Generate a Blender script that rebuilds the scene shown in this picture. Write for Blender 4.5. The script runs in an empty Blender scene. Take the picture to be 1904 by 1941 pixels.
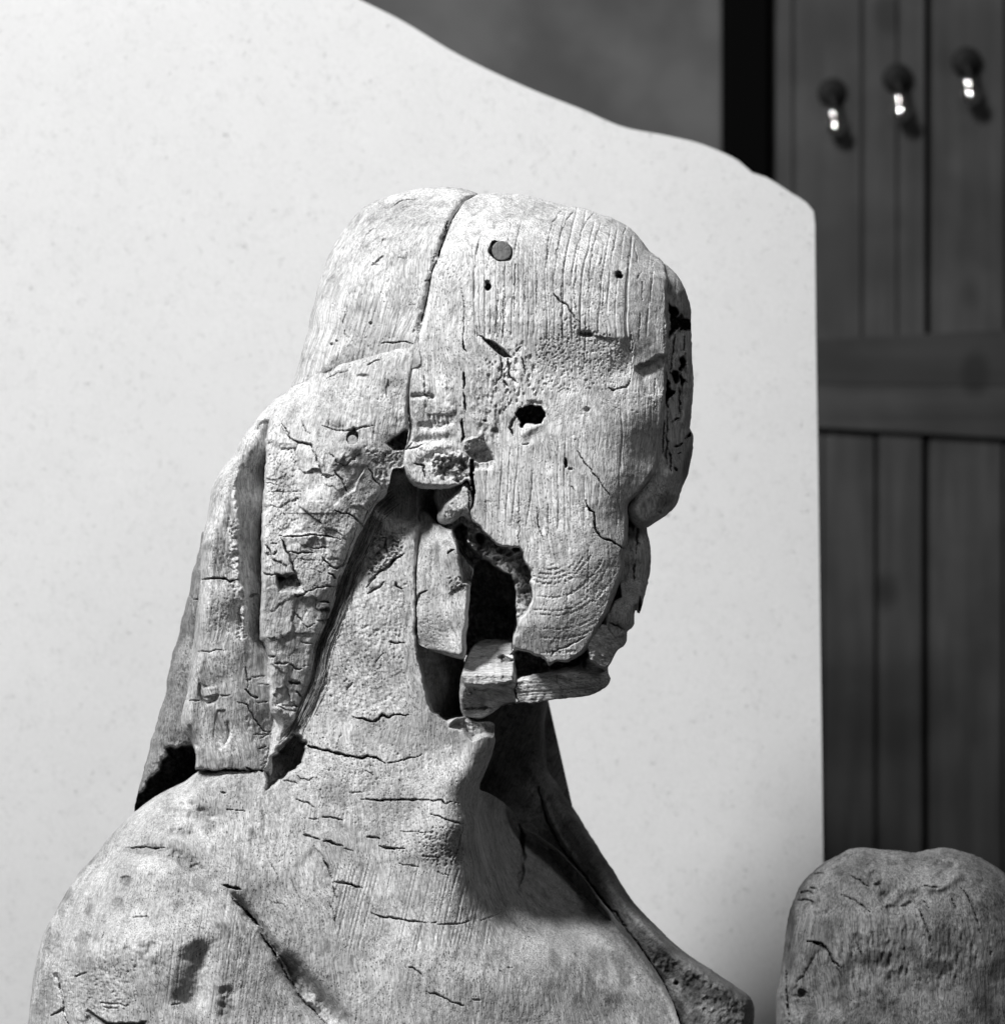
import bpy, math, random
import numpy as np
from mathutils import Vector

# ---------------------------------------------------------------- units, camera, light
S = 0.0004            # metres per drawing unit at the focus plane
DM = 2.4              # camera distance to the figurehead's median plane
CX, CY = 952.0, 970.5
sc = bpy.context.scene

def at(px, py, h):
    """drawing position + height towards the viewer -> world point"""
    k = (DM - h * S) / DM
    return ((px - CX) * S * k, -h * S, (CY - py) * S * k)

cam_d = bpy.data.cameras.new('camera')
cam = bpy.data.objects.new('camera', cam_d)
sc.collection.objects.link(cam)
cam.location = (0, -DM, 0)
cam.rotation_euler = (math.radians(90), 0, 0)
cam_d.sensor_fit = 'HORIZONTAL'
cam_d.sensor_width = 36
cam_d.lens = 36 * DM / (1904 * S)
cam_d.clip_start = 0.05
cam_d.clip_end = 50
cam_d.dof.use_dof = True
cam_d.dof.focus_distance = DM - 0.06
cam_d.dof.aperture_fstop = 5.8
cam_d.dof.aperture_blades = 6
sc.camera = cam

w = bpy.data.worlds.new('World')
sc.world = w
w.use_nodes = True
bg = w.node_tree.nodes['Background']
bg.inputs[0].default_value = (1, 1, 1, 1)
bg.inputs[1].default_value = 0.03

def area_lamp(name, loc, target, size, power, size_y=None):
    ld = bpy.data.lights.new(name, 'AREA')
    ld.shape = 'RECTANGLE' if size_y else 'DISK'
    ld.size = size
    if size_y:
        ld.size_y = size_y
    ld.energy = power
    o = bpy.data.objects.new(name, ld)
    o.location = loc
    o.rotation_euler = (Vector(target) - Vector(loc)).to_track_quat('-Z', 'Y').to_euler()
    sc.collection.objects.link(o)
    return o

def ray(el, az, dist):
    e, a = math.radians(el), math.radians(az)
    return (-math.sin(a) * math.cos(e) * dist, -math.cos(a) * math.cos(e) * dist, math.sin(e) * dist)
area_lamp('key_lamp', ray(50, 39, 3.6), (0.0, 0, 0.0), 0.46, 136)
area_lamp('lower_key_lamp', ray(41, 44, 3.6), (0.0, 0, 0.0), 0.40, 92)
area_lamp('side_lamp', ray(28, -24, 3.2), (0.0, 0, 0), 0.8, 8)

sc.view_settings.view_transform = 'Standard'
sc.view_settings.look = 'None'
sc.view_settings.exposure = 0.1
sc.view_settings.gamma = 1.0
try:
    sc.view_settings.use_curve_mapping = False
except Exception:
    pass

# ---------------------------------------------------------------- small numpy toolbox
def zoom(x0, y0, k):
    """reading of an enlarged view -> drawing units"""
    q = 1904.0 / 2480.0
    return lambda pts: [((x0 + u * k) * q, (y0 + v * k) * q) for u, v in pts]
ZA = zoom(680, 420, 600 / 1904.)
ZB = zoom(1180, 420, 600 / 1904.)
ZC = zoom(960, 920, 500 / 1904.)
ZD = zoom(1000, 1200, 650 / 1904.)
ZE = zoom(300, 900, 700 / 1904.)
ZF = zoom(300, 1500, 700 / 1904.)
ZG = zoom(0, 1828, 700 / 1904.)
ZH = zoom(600, 1828, 700 / 1904.)
ZI = zoom(1200, 1750, 700 / 1746.)
ZJ = zoom(1780, 1900, 700 / 1904.)
ZK = zoom(1450, 850, 300 / 728.)

def hash2(ix, iy, seed):
    n = (ix.astype(np.int64) * 374761393 + iy.astype(np.int64) * 668265263 + seed * 974634777) & 0xFFFFFFFF
    n = ((n ^ (n >> 13)) * 1274126177) & 0xFFFFFFFF
    n = n ^ (n >> 16)
    return (n & 0xFFFF) / 65535.0

def vnoise(x, y, seed=0):
    ix = np.floor(x); iy = np.floor(y)
    fx = x - ix; fy = y - iy
    fx = fx * fx * (3 - 2 * fx); fy = fy * fy * (3 - 2 * fy)
    a = hash2(ix, iy, seed); b = hash2(ix + 1, iy, seed)
    c = hash2(ix, iy + 1, seed); d = hash2(ix + 1, iy + 1, seed)
    return (a * (1 - fx) + b * fx) * (1 - fy) + (c * (1 - fx) + d * fx) * fy - 0.5

def fbm(x, y, seed=0, oct=4):
    s = 0; a = 1.0
    x, y = x * 0.866 - y * 0.5, x * 0.5 + y * 0.866
    for i in range(oct):
        s = s + a * vnoise(x, y, seed + i * 17)
        x, y = (x * 0.8 - y * 0.6) * 2.03 + 11.3, (x * 0.6 + y * 0.8) * 2.03 + 5.7; a *= 0.5
    return s

def cells(x, y, seed=0):
    """nearest-cell id hashes and distance gap to second nearest"""
    ix = np.floor(x); iy = np.floor(y)
    f1 = np.full(x.shape, 9.0); f2 = np.full(x.shape, 9.0)
    idh = np.zeros(x.shape); dx1 = np.zeros(x.shape); dy1 = np.zeros(x.shape)
    for a in (-1, 0, 1):
        for b in (-1, 0, 1):
            cx = ix + a; cy = iy + b
            px = cx + hash2(cx, cy, seed); py = cy + hash2(cx, cy, seed + 5)
            d = np.hypot(px - x, py - y)
            m = d < f1
            f2 = np.where(m, f1, np.minimum(f2, d))
            idh = np.where(m, hash2(cx, cy, seed + 9), idh)
            dx1 = np.where(m, x - px, dx1); dy1 = np.where(m, y - py, dy1)
            f1 = np.where(m, d, f1)
    return idh, f2 - f1, dx1, dy1

def smooth(t):
    t = np.clip(t, 0, 1)
    return t * t * (3 - 2 * t)

def poly_dist(X, Y, pts, closed):
    """unsigned distance, parameter along the line, side"""
    P = np.array(pts, float)
    Q = np.roll(P, -1, 0) if closed else P[1:]
    A = P if closed else P[:-1]
    L = np.hypot(*(Q - A).T)
    cum = np.concatenate([[0], np.cumsum(L)])
    best = np.full(X.shape, 1e9); tt = np.zeros(X.shape); side = np.zeros(X.shape)
    for i in range(len(A)):
        ex, ey = Q[i] - A[i]
        l2 = ex * ex + ey * ey + 1e-9
        wx = X - A[i, 0]; wy = Y - A[i, 1]
        t = np.clip((wx * ex + wy * ey) / l2, 0, 1)
        d = np.hypot(wx - t * ex, wy - t * ey)
        m = d < best
        best = np.where(m, d, best)
        tt = np.where(m, (cum[i] + t * L[i]) / cum[-1], tt)
        side = np.where(m, ex * wy - ey * wx, side)
    return best, tt, side

def inside(X, Y, pts):
    P = np.array(pts, float); Q = np.roll(P, -1, 0)
    r = np.zeros(X.shape, bool)
    for (x1, y1), (x2, y2) in zip(P, Q):
        if y1 == y2:
            continue
        c = ((y1 > Y) != (y2 > Y)) & (X < (x2 - x1) * (Y - y1) / (y2 - y1) + x1)
        r ^= c
    return r

def spline(pts, closed=True, step=6.0):
    P = np.array(pts, float); n = len(P)
    out = []
    rng = range(n if closed else n - 1)
    for i in rng:
        if closed:
            p0, p1, p2, p3 = P[(i - 1) % n], P[i], P[(i + 1) % n], P[(i + 2) % n]
        else:
            p0, p1, p2, p3 = P[max(i - 1, 0)], P[i], P[i + 1], P[min(i + 2, n - 1)]
        L = np.hypot(*(p2 - p1))
        # centripetal catmull-rom
        t0 = 0; t1 = t0 + max(np.hypot(*(p1 - p0)), 1e-3) ** .5
        t2 = t1 + max(L, 1e-3) ** .5; t3 = t2 + max(np.hypot(*(p3 - p2)), 1e-3) ** .5
        k = max(1, int(L / step))
        for j in range(k):
            t = t1 + (t2 - t1) * j / k
            a1 = (t1 - t) / (t1 - t0) * p0 + (t - t0) / (t1 - t0) * p1
            a2 = (t2 - t) / (t2 - t1) * p1 + (t - t1) / (t2 - t1) * p2
            a3 = (t3 - t) / (t3 - t2) * p2 + (t - t2) / (t3 - t2) * p3
            b1 = (t2 - t) / (t2 - t0) * a1 + (t - t0) / (t2 - t0) * a2
            b2 = (t3 - t) / (t3 - t1) * a2 + (t - t1) / (t3 - t1) * a3
            out.append((t2 - t) / (t2 - t1) * b1 + (t - t1) / (t2 - t1) * b2)
    if not closed:
        out.append(P[-1])
    return np.array(out)

def tps(ctrl):
    C = np.array(ctrl, float); n = len(C)
    def U(r2):
        return 0.5 * r2 * np.log(r2 + 1e-9)
    xs = C[:, 0] / 100; ys = C[:, 1] / 100
    K = U((xs[:, None] - xs) ** 2 + (ys[:, None] - ys) ** 2) + np.eye(n) * 0.02
    Pm = np.c_[np.ones(n), xs, ys]
    A = np.block([[K, Pm], [Pm.T, np.zeros((3, 3))]])
    sol = np.linalg.solve(A, np.r_[C[:, 2], 0, 0, 0])
    def f(X, Y):
        X = X / 100; Y = Y / 100
        r = sol[n] + sol[n + 1] * X + sol[n + 2] * Y
        for i in range(n):
            r = r + sol[i] * U((X - xs[i]) ** 2 + (Y - ys[i]) ** 2)
        return r
    return f

def idw(ctrl):
    if not isinstance(ctrl, (list, tuple)):
        return lambda X, Y: np.full(X.shape, float(ctrl))
    def f(X, Y):
        s = 0; ws = 0
        for x, y, v in ctrl:
            ww = 1.0 / ((X - x) ** 2 + (Y - y) ** 2 + 20.0) ** 1.6
            s = s + ww * v; ws = ws + ww
        return s / ws
    return f

# ---------------------------------------------------------------- carved pieces
class Piece:
    """a solid carved front: outline at its own depth, real relief, walls and a back"""
    def __init__(self, outline, height, edge=0, radius=30, res=1.6, ragged=0.5, curve=True, seed=1, power=0.5):
        P = spline(outline, True, 5.0) if curve else np.array(outline, float)
        if ragged:
            rs = np.random.RandomState(seed)
            if not curve:
                Q = []
                for a, b in zip(P, np.roll(P, -1, 0)):
                    k = max(1, int(np.hypot(*(b - a)) / 5))
                    for j in range(k):
                        Q.append(a + (b - a) * j / k)
                P = np.array(Q)
            n = len(P)
            t = np.roll(P, -1, 0) - np.roll(P, 1, 0)
            t /= np.hypot(t[:, 0], t[:, 1])[:, None] + 1e-9
            nz = rs.randn(n) * 0.4 + np.interp(np.arange(n), np.arange(0, n + 4, 4), rs.randn(len(np.arange(0, n + 4, 4)))) * 0.8
            rg = idw(ragged)(P[:, 0], P[:, 1])
            P = P + np.c_[-t[:, 1], t[:, 0]] * (nz * rg)[:, None]
        self.P = P; self.seed = seed; self.res = res
        x0, y0 = P.min(0) - 3 * res; x1, y1 = P.max(0) + 3 * res
        self.xs = np.arange(x0, x1, res); self.ys = np.arange(y0, y1, res)
        self.X, self.Y = np.meshgrid(self.xs, self.ys)
        q = 5
        cxs = np.arange(x0 - q * res, x1 + 2 * q * res, q * res); cys = np.arange(y0 - q * res, y1 + 2 * q * res, q * res)
        GX, GY = np.meshgrid(cxs, cys)
        d, _, _ = poly_dist(GX, GY, P[::1], True)
        d = np.where(inside(GX, GY, P), d, -d)
        fx = (self.X - cxs[0]) / (q * res); fy = (self.Y - cys[0]) / (q * res)
        ix = np.floor(fx).astype(int); iy = np.floor(fy).astype(int)
        ax = fx - ix; ay = fy - iy
        self.d = (d[iy, ix] * (1 - ax) + d[iy, ix + 1] * ax) * (1 - ay) + (d[iy + 1, ix] * (1 - ax) + d[iy + 1, ix + 1] * ax) * ay
        self.H = tps(height)(self.X, self.Y) if isinstance(height, list) else np.full(self.X.shape, float(height))
        self.edge = idw(edge)(self.X, self.Y)
        self.rad = idw(radius)(self.X, self.Y)
        self.power = power
        self.rng = np.random.RandomState(seed + 100)
        t = np.clip(self.d / self.rad, 0, 1)
        prof = (1 - (1 - t) ** 2) ** self.power
        self.h = self.edge + (self.H - self.edge) * prof
        self.stain = np.zeros(self.X.shape)
        self.fine = np.ones(self.X.shape)

    def win(self, pts, pad):
        P = np.array(pts, float)
        i0 = max(0, int((P[:, 0].min() - pad - self.xs[0]) / self.res)); i1 = int((P[:, 0].max() + pad - self.xs[0]) / self.res) + 2
        j0 = max(0, int((P[:, 1].min() - pad - self.ys[0]) / self.res)); j1 = int((P[:, 1].max() + pad - self.ys[0]) / self.res) + 2
        return (slice(j0, max(j1, j0)), slice(i0, max(i1, i0)))

    def crack(self, pts, w=4, depth=22, wob=1.2, taper=True):
        P = np.array(pts, float)
        Q = [P[0]]
        for a, b in zip(P[:-1], P[1:]):
            k = max(1, int(np.hypot(*(b - a)) / 7))
            for j in range(1, k + 1):
                p = a + (b - a) * j / k
                if j < k:
                    p = p + self.rng.randn(2) * wob * 0.6
                Q.append(p)
        s = self.win(Q, w + 6)
        X = self.X[s]; Y = self.Y[s]
        if X.size == 0:
            return
        jx = vnoise(X / 3.1, Y / 3.1, self.seed + 4) * 1.6 + vnoise(X / 9, Y / 9, self.seed + 8) * 2.4
        jy = vnoise(X / 3.1, Y / 3.1, self.seed + 5) * 1.6 + vnoise(X / 9, Y / 9, self.seed + 9) * 2.4
        d, t, _ = poly_dist(X + jx, Y + jy, Q, False)
        w = w * 0.62
        ww = w * (0.55 + 0.9 * np.abs(vnoise(X / 9, Y / 9, self.seed + 3) + .25))
        if taper:
            ww = ww * np.clip(np.minimum(t, 1 - t) * 6, 0.08, 1)
        m = np.clip(1 - (d / np.maximum(ww, 0.55)) ** 2, 0, 1) ** 0.6
        self.h[s] -= depth * m

    def cracks(self, lst, **k):
        for p in lst:
            self.crack(p, **k)

    def stroke(self, pts, w, dh, noise=0.25):
        P = spline(pts, False, 8.0) if len(pts) > 2 else np.array(pts, float)
        s = self.win(P, w * 2.5)
        X = self.X[s]; Y = self.Y[s]
        if X.size == 0:
            return
        d, t, _ = poly_dist(X, Y, P, False)
        e = smooth(np.minimum(t, 1 - t) * 4.5)
        g = np.exp(-(d / w) ** 2) * e
        self.h[s] += dh * g * (1 + noise * 2 * fbm(X / 14, Y / 14, self.seed + 31, 3))

    def shelf(self, pts, dh, fall, side=1, soft=2.0):
        """a torn step: sharp along the line, dying away over 'fall' on one side"""
        P = np.array(pts, float)
        s = self.win(P, fall * 1.2)
        X = self.X[s]; Y = self.Y[s]
        if X.size == 0:
            return
        wv = fbm(X / 12, Y / 12, self.seed + 41, 3) * 5
        d, t, sd = poly_dist(X + wv, Y + wv * .7, P, False)
        sg = np.sign(sd) * side * d
        e = smooth(np.minimum(t, 1 - t) * 6)
        m = smooth(sg / soft) * np.exp(-np.maximum(sg, 0) / fall) * e
        self.h[s] += dh * m

    def mask(self, pts, soft=6, warp=4):
        s = self.win(pts, soft + warp * 2)
        X = self.X[s]; Y = self.Y[s]
        wx = fbm(X / 16, Y / 16, self.seed + 51, 3) * warp * 2; wy = fbm(X / 16, Y / 16, self.seed + 53, 3) * warp * 2
        d, _, _ = poly_dist(X + wx, Y + wy, pts, True)
        d = np.where(inside(X + wx, Y + wy, pts), d, -d)
        return s, smooth(d / max(soft, .01) + 0.5)

    def lower(self, pts, dh, soft=6, warp=4):
        s, m = self.mask(pts, soft, warp)
        self.h[s] += dh * m

    def setto(self, pts, val, soft=6, warp=3, rough=0, rw=8):
        s, m = self.mask(pts, soft, warp)
        v = val(self.X[s], self.Y[s]) if callable(val) else val
        if rough:
            v = v + rough * fbm(self.X[s] / rw, self.Y[s] / rw, self.seed + 61, 5)
        self.h[s] = self.h[s] * (1 - m) + v * m

    def rough(self, pts, amp, wl=8, soft=14, aniso=(1, 1), oct=5):
        s, m = self.mask(pts, soft, 6)
        n = fbm(self.X[s] / wl / aniso[0], self.Y[s] / wl / aniso[1], self.seed + 71, oct)
        n = -np.abs(n) * 1.4 + 0.3
        self.h[s] += 0.55 * amp * n * m

    def plates(self, pts, amp, size=34, soft=16, aniso=1.5, gap=2.0):
        s, m = self.mask(pts, soft, 8)
        X = self.X[s]; Y = self.Y[s]
        wx = fbm(X / 18, Y / 18, self.seed + 81, 3) * 12; wy = fbm(X / 18, Y / 18, self.seed + 83, 3) * 12
        idh, g, dx, dy = cells((X + wx) / size, (Y + wy) / size / aniso, self.seed + 7)
        hh = (idh - .5) * amp + dx * amp * (hash2(np.floor(idh * 999), np.floor(idh * 77), 3) - .5) * 1.2 + dy * amp * 0.6
        hh -= gap * np.exp(-(g / 0.07) ** 2) * (vnoise(X / 25, Y / 25, self.seed + 6) > -.1)
        self.h[s] += hh * m

    def grain(self, ang=0, amp=1.0, wl=5.0, length=90, mask=None, bend=25):
        """raised grain; ang = degrees of the fibre direction from vertical"""
        a = math.radians(ang)
        u = self.X * math.cos(a) + self.Y * math.sin(a)
        v = -self.X * math.sin(a) + self.Y * math.cos(a)
        u = u + fbm(u / 180, v / 260, self.seed + 21, 3) * bend
        n = vnoise(u / wl, v / length, self.seed + 22) + 0.6 * vnoise(u / wl * 2.1, v / length * 1.8, self.seed + 23)
        big = vnoise(u / (wl * 5), v / (length * 2), self.seed + 24)
        amp_m = 0.5 + 1.2 * np.abs(fbm(self.X / 90, self.Y / 90, self.seed + 25, 2) + .3)
        r = (n * amp * amp_m + big * amp * 1.5)
        self.h += r * (mask if mask is not None else 1)

    def rings(self, pts, ufun, spacing, depth, w=0.13, soft=20, dots=False):
        """open growth rings: fine grooves where ufun(X,Y)/spacing is whole"""
        s, m = self.mask(pts, soft, 10)
        X = self.X[s]; Y = self.Y[s]
        u = ufun(X, Y) / spacing + fbm(X / 60, Y / 160, self.seed + 91, 3) * 0.9
        k = np.floor(u + .5); f = np.abs(u - k)
        st = hash2(k, k * 0 + 3, self.seed)
        brk = smooth((vnoise(u * 0 + k * 7.3, Y / 55, self.seed + 93) + .25 + (st - .5) * .5) * 3)
        if dots:
            brk = brk * smooth((vnoise(X / 2.4, Y / 2.4, self.seed + 95) + .1) * 7) * 1.6
        ww = w * (0.5 + st)
        self.h[s] -= depth * (0.4 + st) * np.clip(1 - (f / ww) ** 2, 0, 1) * m * brk

    def pits(self, pts, n, r=(1.5, 4), depth=(3, 8), stretch=1.6, ang=0):
        P = np.array(pts, float); a = math.radians(ang)
        lo = P.min(0); hi = P.max(0)
        q = self.rng.rand(n * 3, 2) * (hi - lo) + lo
        ok = inside(q[:, 0], q[:, 1], pts)
        q = q[ok][:n]
        for x, y in q:
            rr = 0.8 * (r[0] + (r[1] - r[0]) * self.rng.rand() ** 2)
            dd = 0.62 * (depth[0] + (depth[1] - depth[0]) * self.rng.rand() ** 2)
            self.pit(x, y, rr, rr * stretch, dd, ang)

    def pit(self, x, y, rx, ry, depth, ang=0, hard=1.0):
        s = self.win([(x, y)], max(rx, ry) * 1.6)
        X = self.X[s] - x; Y = self.Y[s] - y
        if X.size == 0:
            return
        a = math.radians(ang)
        u = X * math.cos(a) + Y * math.sin(a); v = -X * math.sin(a) + Y * math.cos(a)
        d = (u / rx) ** 2 + (v / ry) ** 2
        d = d * (1 + 0.9 * vnoise(self.X[s] / (rx * .8), self.Y[s] / (rx * .8), self.seed + 2))
        self.h[s] -= depth * np.clip((1 - d) * hard, 0, 1)

    def blot(self, x, y, rx, ry, amt=0.6, ang=0):
        s = self.win([(x, y)], max(rx, ry) * 1.8 + 14)
        X = self.X[s] - x; Y = self.Y[s] - y
        if X.size == 0:
            return
        a = math.radians(ang)
        u = X * math.cos(a) + Y * math.sin(a); v = -X * math.sin(a) + Y * math.cos(a)
        d = np.sqrt((u / rx) ** 2 + (v / ry) ** 2)
        d = d + fbm(self.X[s] / 13, self.Y[s] / 22, self.seed + 12, 5) * 0.2 + fbm(self.X[s] / 31, self.Y[s] / 45, self.seed + 14, 6) * 0.75
        self.stain[s] = np.maximum(self.stain[s], amt * smooth((1.1 - d) / 0.6))

    def worn(self, amp=5, wl=70):
        self.h += amp * fbm(self.X / wl, self.Y / wl, self.seed + 11, 4) + 0.9 * fbm(self.X / 7, self.Y / 9, self.seed + 13, 3)

    def build(self, name, mat, parent, back=160, label=None):
        X = self.X; Y = self.Y; ny, nx = X.shape
        dc = (self.d[:-1, :-1] + self.d[1:, :-1] + self.d[:-1, 1:] + self.d[1:, 1:]) / 4
        keep = dc > 0
        idx = np.arange(ny * nx).reshape(ny, nx)
        F = np.stack([idx[:-1, :-1], idx[1:, :-1], idx[1:, 1:], idx[:-1, 1:]], -1)[keep]
        # boundary edges
        E = np.concatenate([F[:, [0, 1]], F[:, [1, 2]], F[:, [2, 3]], F[:, [3, 0]]])
        key = np.sort(E, 1); kk = key[:, 0] * (nx * ny) + key[:, 1]
        _, inv, cnt = np.unique(kk, return_inverse=True, return_counts=True)
        BE = E[cnt[inv] == 1]
        bv = np.unique(BE)
        px = X.ravel().copy(); py = Y.ravel().copy(); h = self.h.ravel().copy()
        # snap the rim to the drawn outline
        P = self.P; Q = np.roll(P, -1, 0)
        bx = px[bv]; by = py[bv]
        best = np.full(len(bv), 1e9); nxp = bx.copy(); nyp = by.copy()
        for a, b in zip(P, Q):
            e = b - a; l2 = e @ e + 1e-9
            t = np.clip(((bx - a[0]) * e[0] + (by - a[1]) * e[1]) / l2, 0, 1)
            qx = a[0] + t * e[0]; qy = a[1] + t * e[1]
            dd = np.hypot(qx - bx, qy - by)
            m = dd < best
            best = np.where(m, dd, best); nxp = np.where(m, qx, nxp); nyp = np.where(m, qy, nyp)
        px[bv] = nxp; py[bv] = nyp
        h[bv] = self.edge.ravel()[bv]
        used = np.unique(F)
        remap = np.full(nx * ny, -1); remap[used] = np.arange(len(used))
        F = remap[F]; BE = remap[BE]
        ux = px[used]; uy = py[used]; uh = h[used]; st = self.stain.ravel()[used]
        n0 = len(used)
        bl = np.unique(BE)
        rm = np.full(n0, -1)
        rm[bl] = np.arange(len(bl))
        # wall: ring copy, mid ring, back ring shrunk to the middle
        cx_, cy_ = ux[bl].mean(), uy[bl].mean()
        rings_ = [(0, 0.0), (back * .45, 0.01), (back * .85, 0.05), (back, 0.12)]
        VX = [ux]; VY = [uy]; VH = [uh]; ST = [st]
        base = []
        tot = n0
        for dz, sh in rings_:
            base.append(tot)
            VX.append(ux[bl] + (cx_ - ux[bl]) * sh); VY.append(uy[bl] + (cy_ - uy[bl]) * sh)
            VH.append(uh[bl] - dz); ST.append(st[bl]); tot += len(bl)
        W = []
        for i in range(3):
            a = rm[BE[:, 0]] + base[i]; b = rm[BE[:, 1]] + base[i]
            c = rm[BE[:, 1]] + base[i + 1]; d = rm[BE[:, 0]] + base[i + 1]
            W.append(np.stack([a, d, c, b], -1))
        # back cap: fan to one centre
        VX.append([cx_]); VY.append([cy_]); VH.append([uh[bl].mean() - back - 10]); ST.append([0])
        T = np.stack([rm[BE[:, 0]] + base[3], np.full(len(BE), tot), rm[BE[:, 1]] + base[3]], -1)
        vx = np.concatenate(VX); vy = np.concatenate(VY); vh = np.concatenate(VH)
        k = (DM - vh * S) / DM
        co = np.stack([(vx - CX) * S * k, -vh * S, (CY - vy) * S * k], -1).astype(np.float32)
        quads = np.concatenate([F[:, ::1]] + W)
        me = bpy.data.meshes.new(name)
        me.vertices.add(len(co)); me.vertices.foreach_set('co', co.ravel())
        nl = quads.size + T.size
        me.loops.add(nl)
        me.loops.foreach_set('vertex_index', np.concatenate([quads.ravel(), T.ravel()]).astype(np.int32))
        me.polygons.add(len(quads) + len(T))
        ls = np.concatenate([np.arange(len(quads)) * 4, len(quads) * 4 + np.arange(len(T)) * 3]).astype(np.int32)
        me.polygons.foreach_set('loop_start', ls)
        me.update(calc_edges=True)
        me.validate()
        me.polygons.foreach_set('use_smooth', np.ones(len(me.polygons), bool))
        at_ = me.attributes.new('stain', 'FLOAT', 'POINT')
        at_.data.foreach_set('value', np.concatenate(ST).astype(np.float32))
        me.materials.append(mat)
        o = bpy.data.objects.new(name, me)
        sc.collection.objects.link(o)
        o.parent = parent
        if label:
            o['label'] = label
        return o

# ---------------------------------------------------------------- materials
def nodes_of(name):
    m = bpy.data.materials.new(name); m.use_nodes = True
    nt = m.node_tree; b = nt.nodes['Principled BSDF']
    return m, nt, b

def N(nt, t, **kw):
    n = nt.nodes.new(t)
    for k, v in kw.items():
        if k == 'inp':
            for a, b in v.items():
                n.inputs[a].default_value = b
        else:
            setattr(n, k, v)
    return n

def math_n(nt, op, a, b=None, clamp=False):
    n = nt.nodes.new('ShaderNodeMath'); n.operation = op; n.use_clamp = clamp
    for i, v in enumerate((a, b)):
        if v is None:
            continue
        if isinstance(v, (int, float)):
            n.inputs[i].default_value = v
        else:
            nt.links.new(v, n.inputs[i])
    return n.outputs[0]

def ramp(nt, fac, stops):
    n = nt.nodes.new('ShaderNodeMapRange')
    n.interpolation_type = 'SMOOTHSTEP'
    n.inputs['From Min'].default_value = stops[0]; n.inputs['From Max'].default_value = stops[1]
    n.inputs['To Min'].default_value = stops[2]; n.inputs['To Max'].default_value = stops[3]
    nt.links.new(fac, n.inputs['Value'])
    return n.outputs[0]

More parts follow.
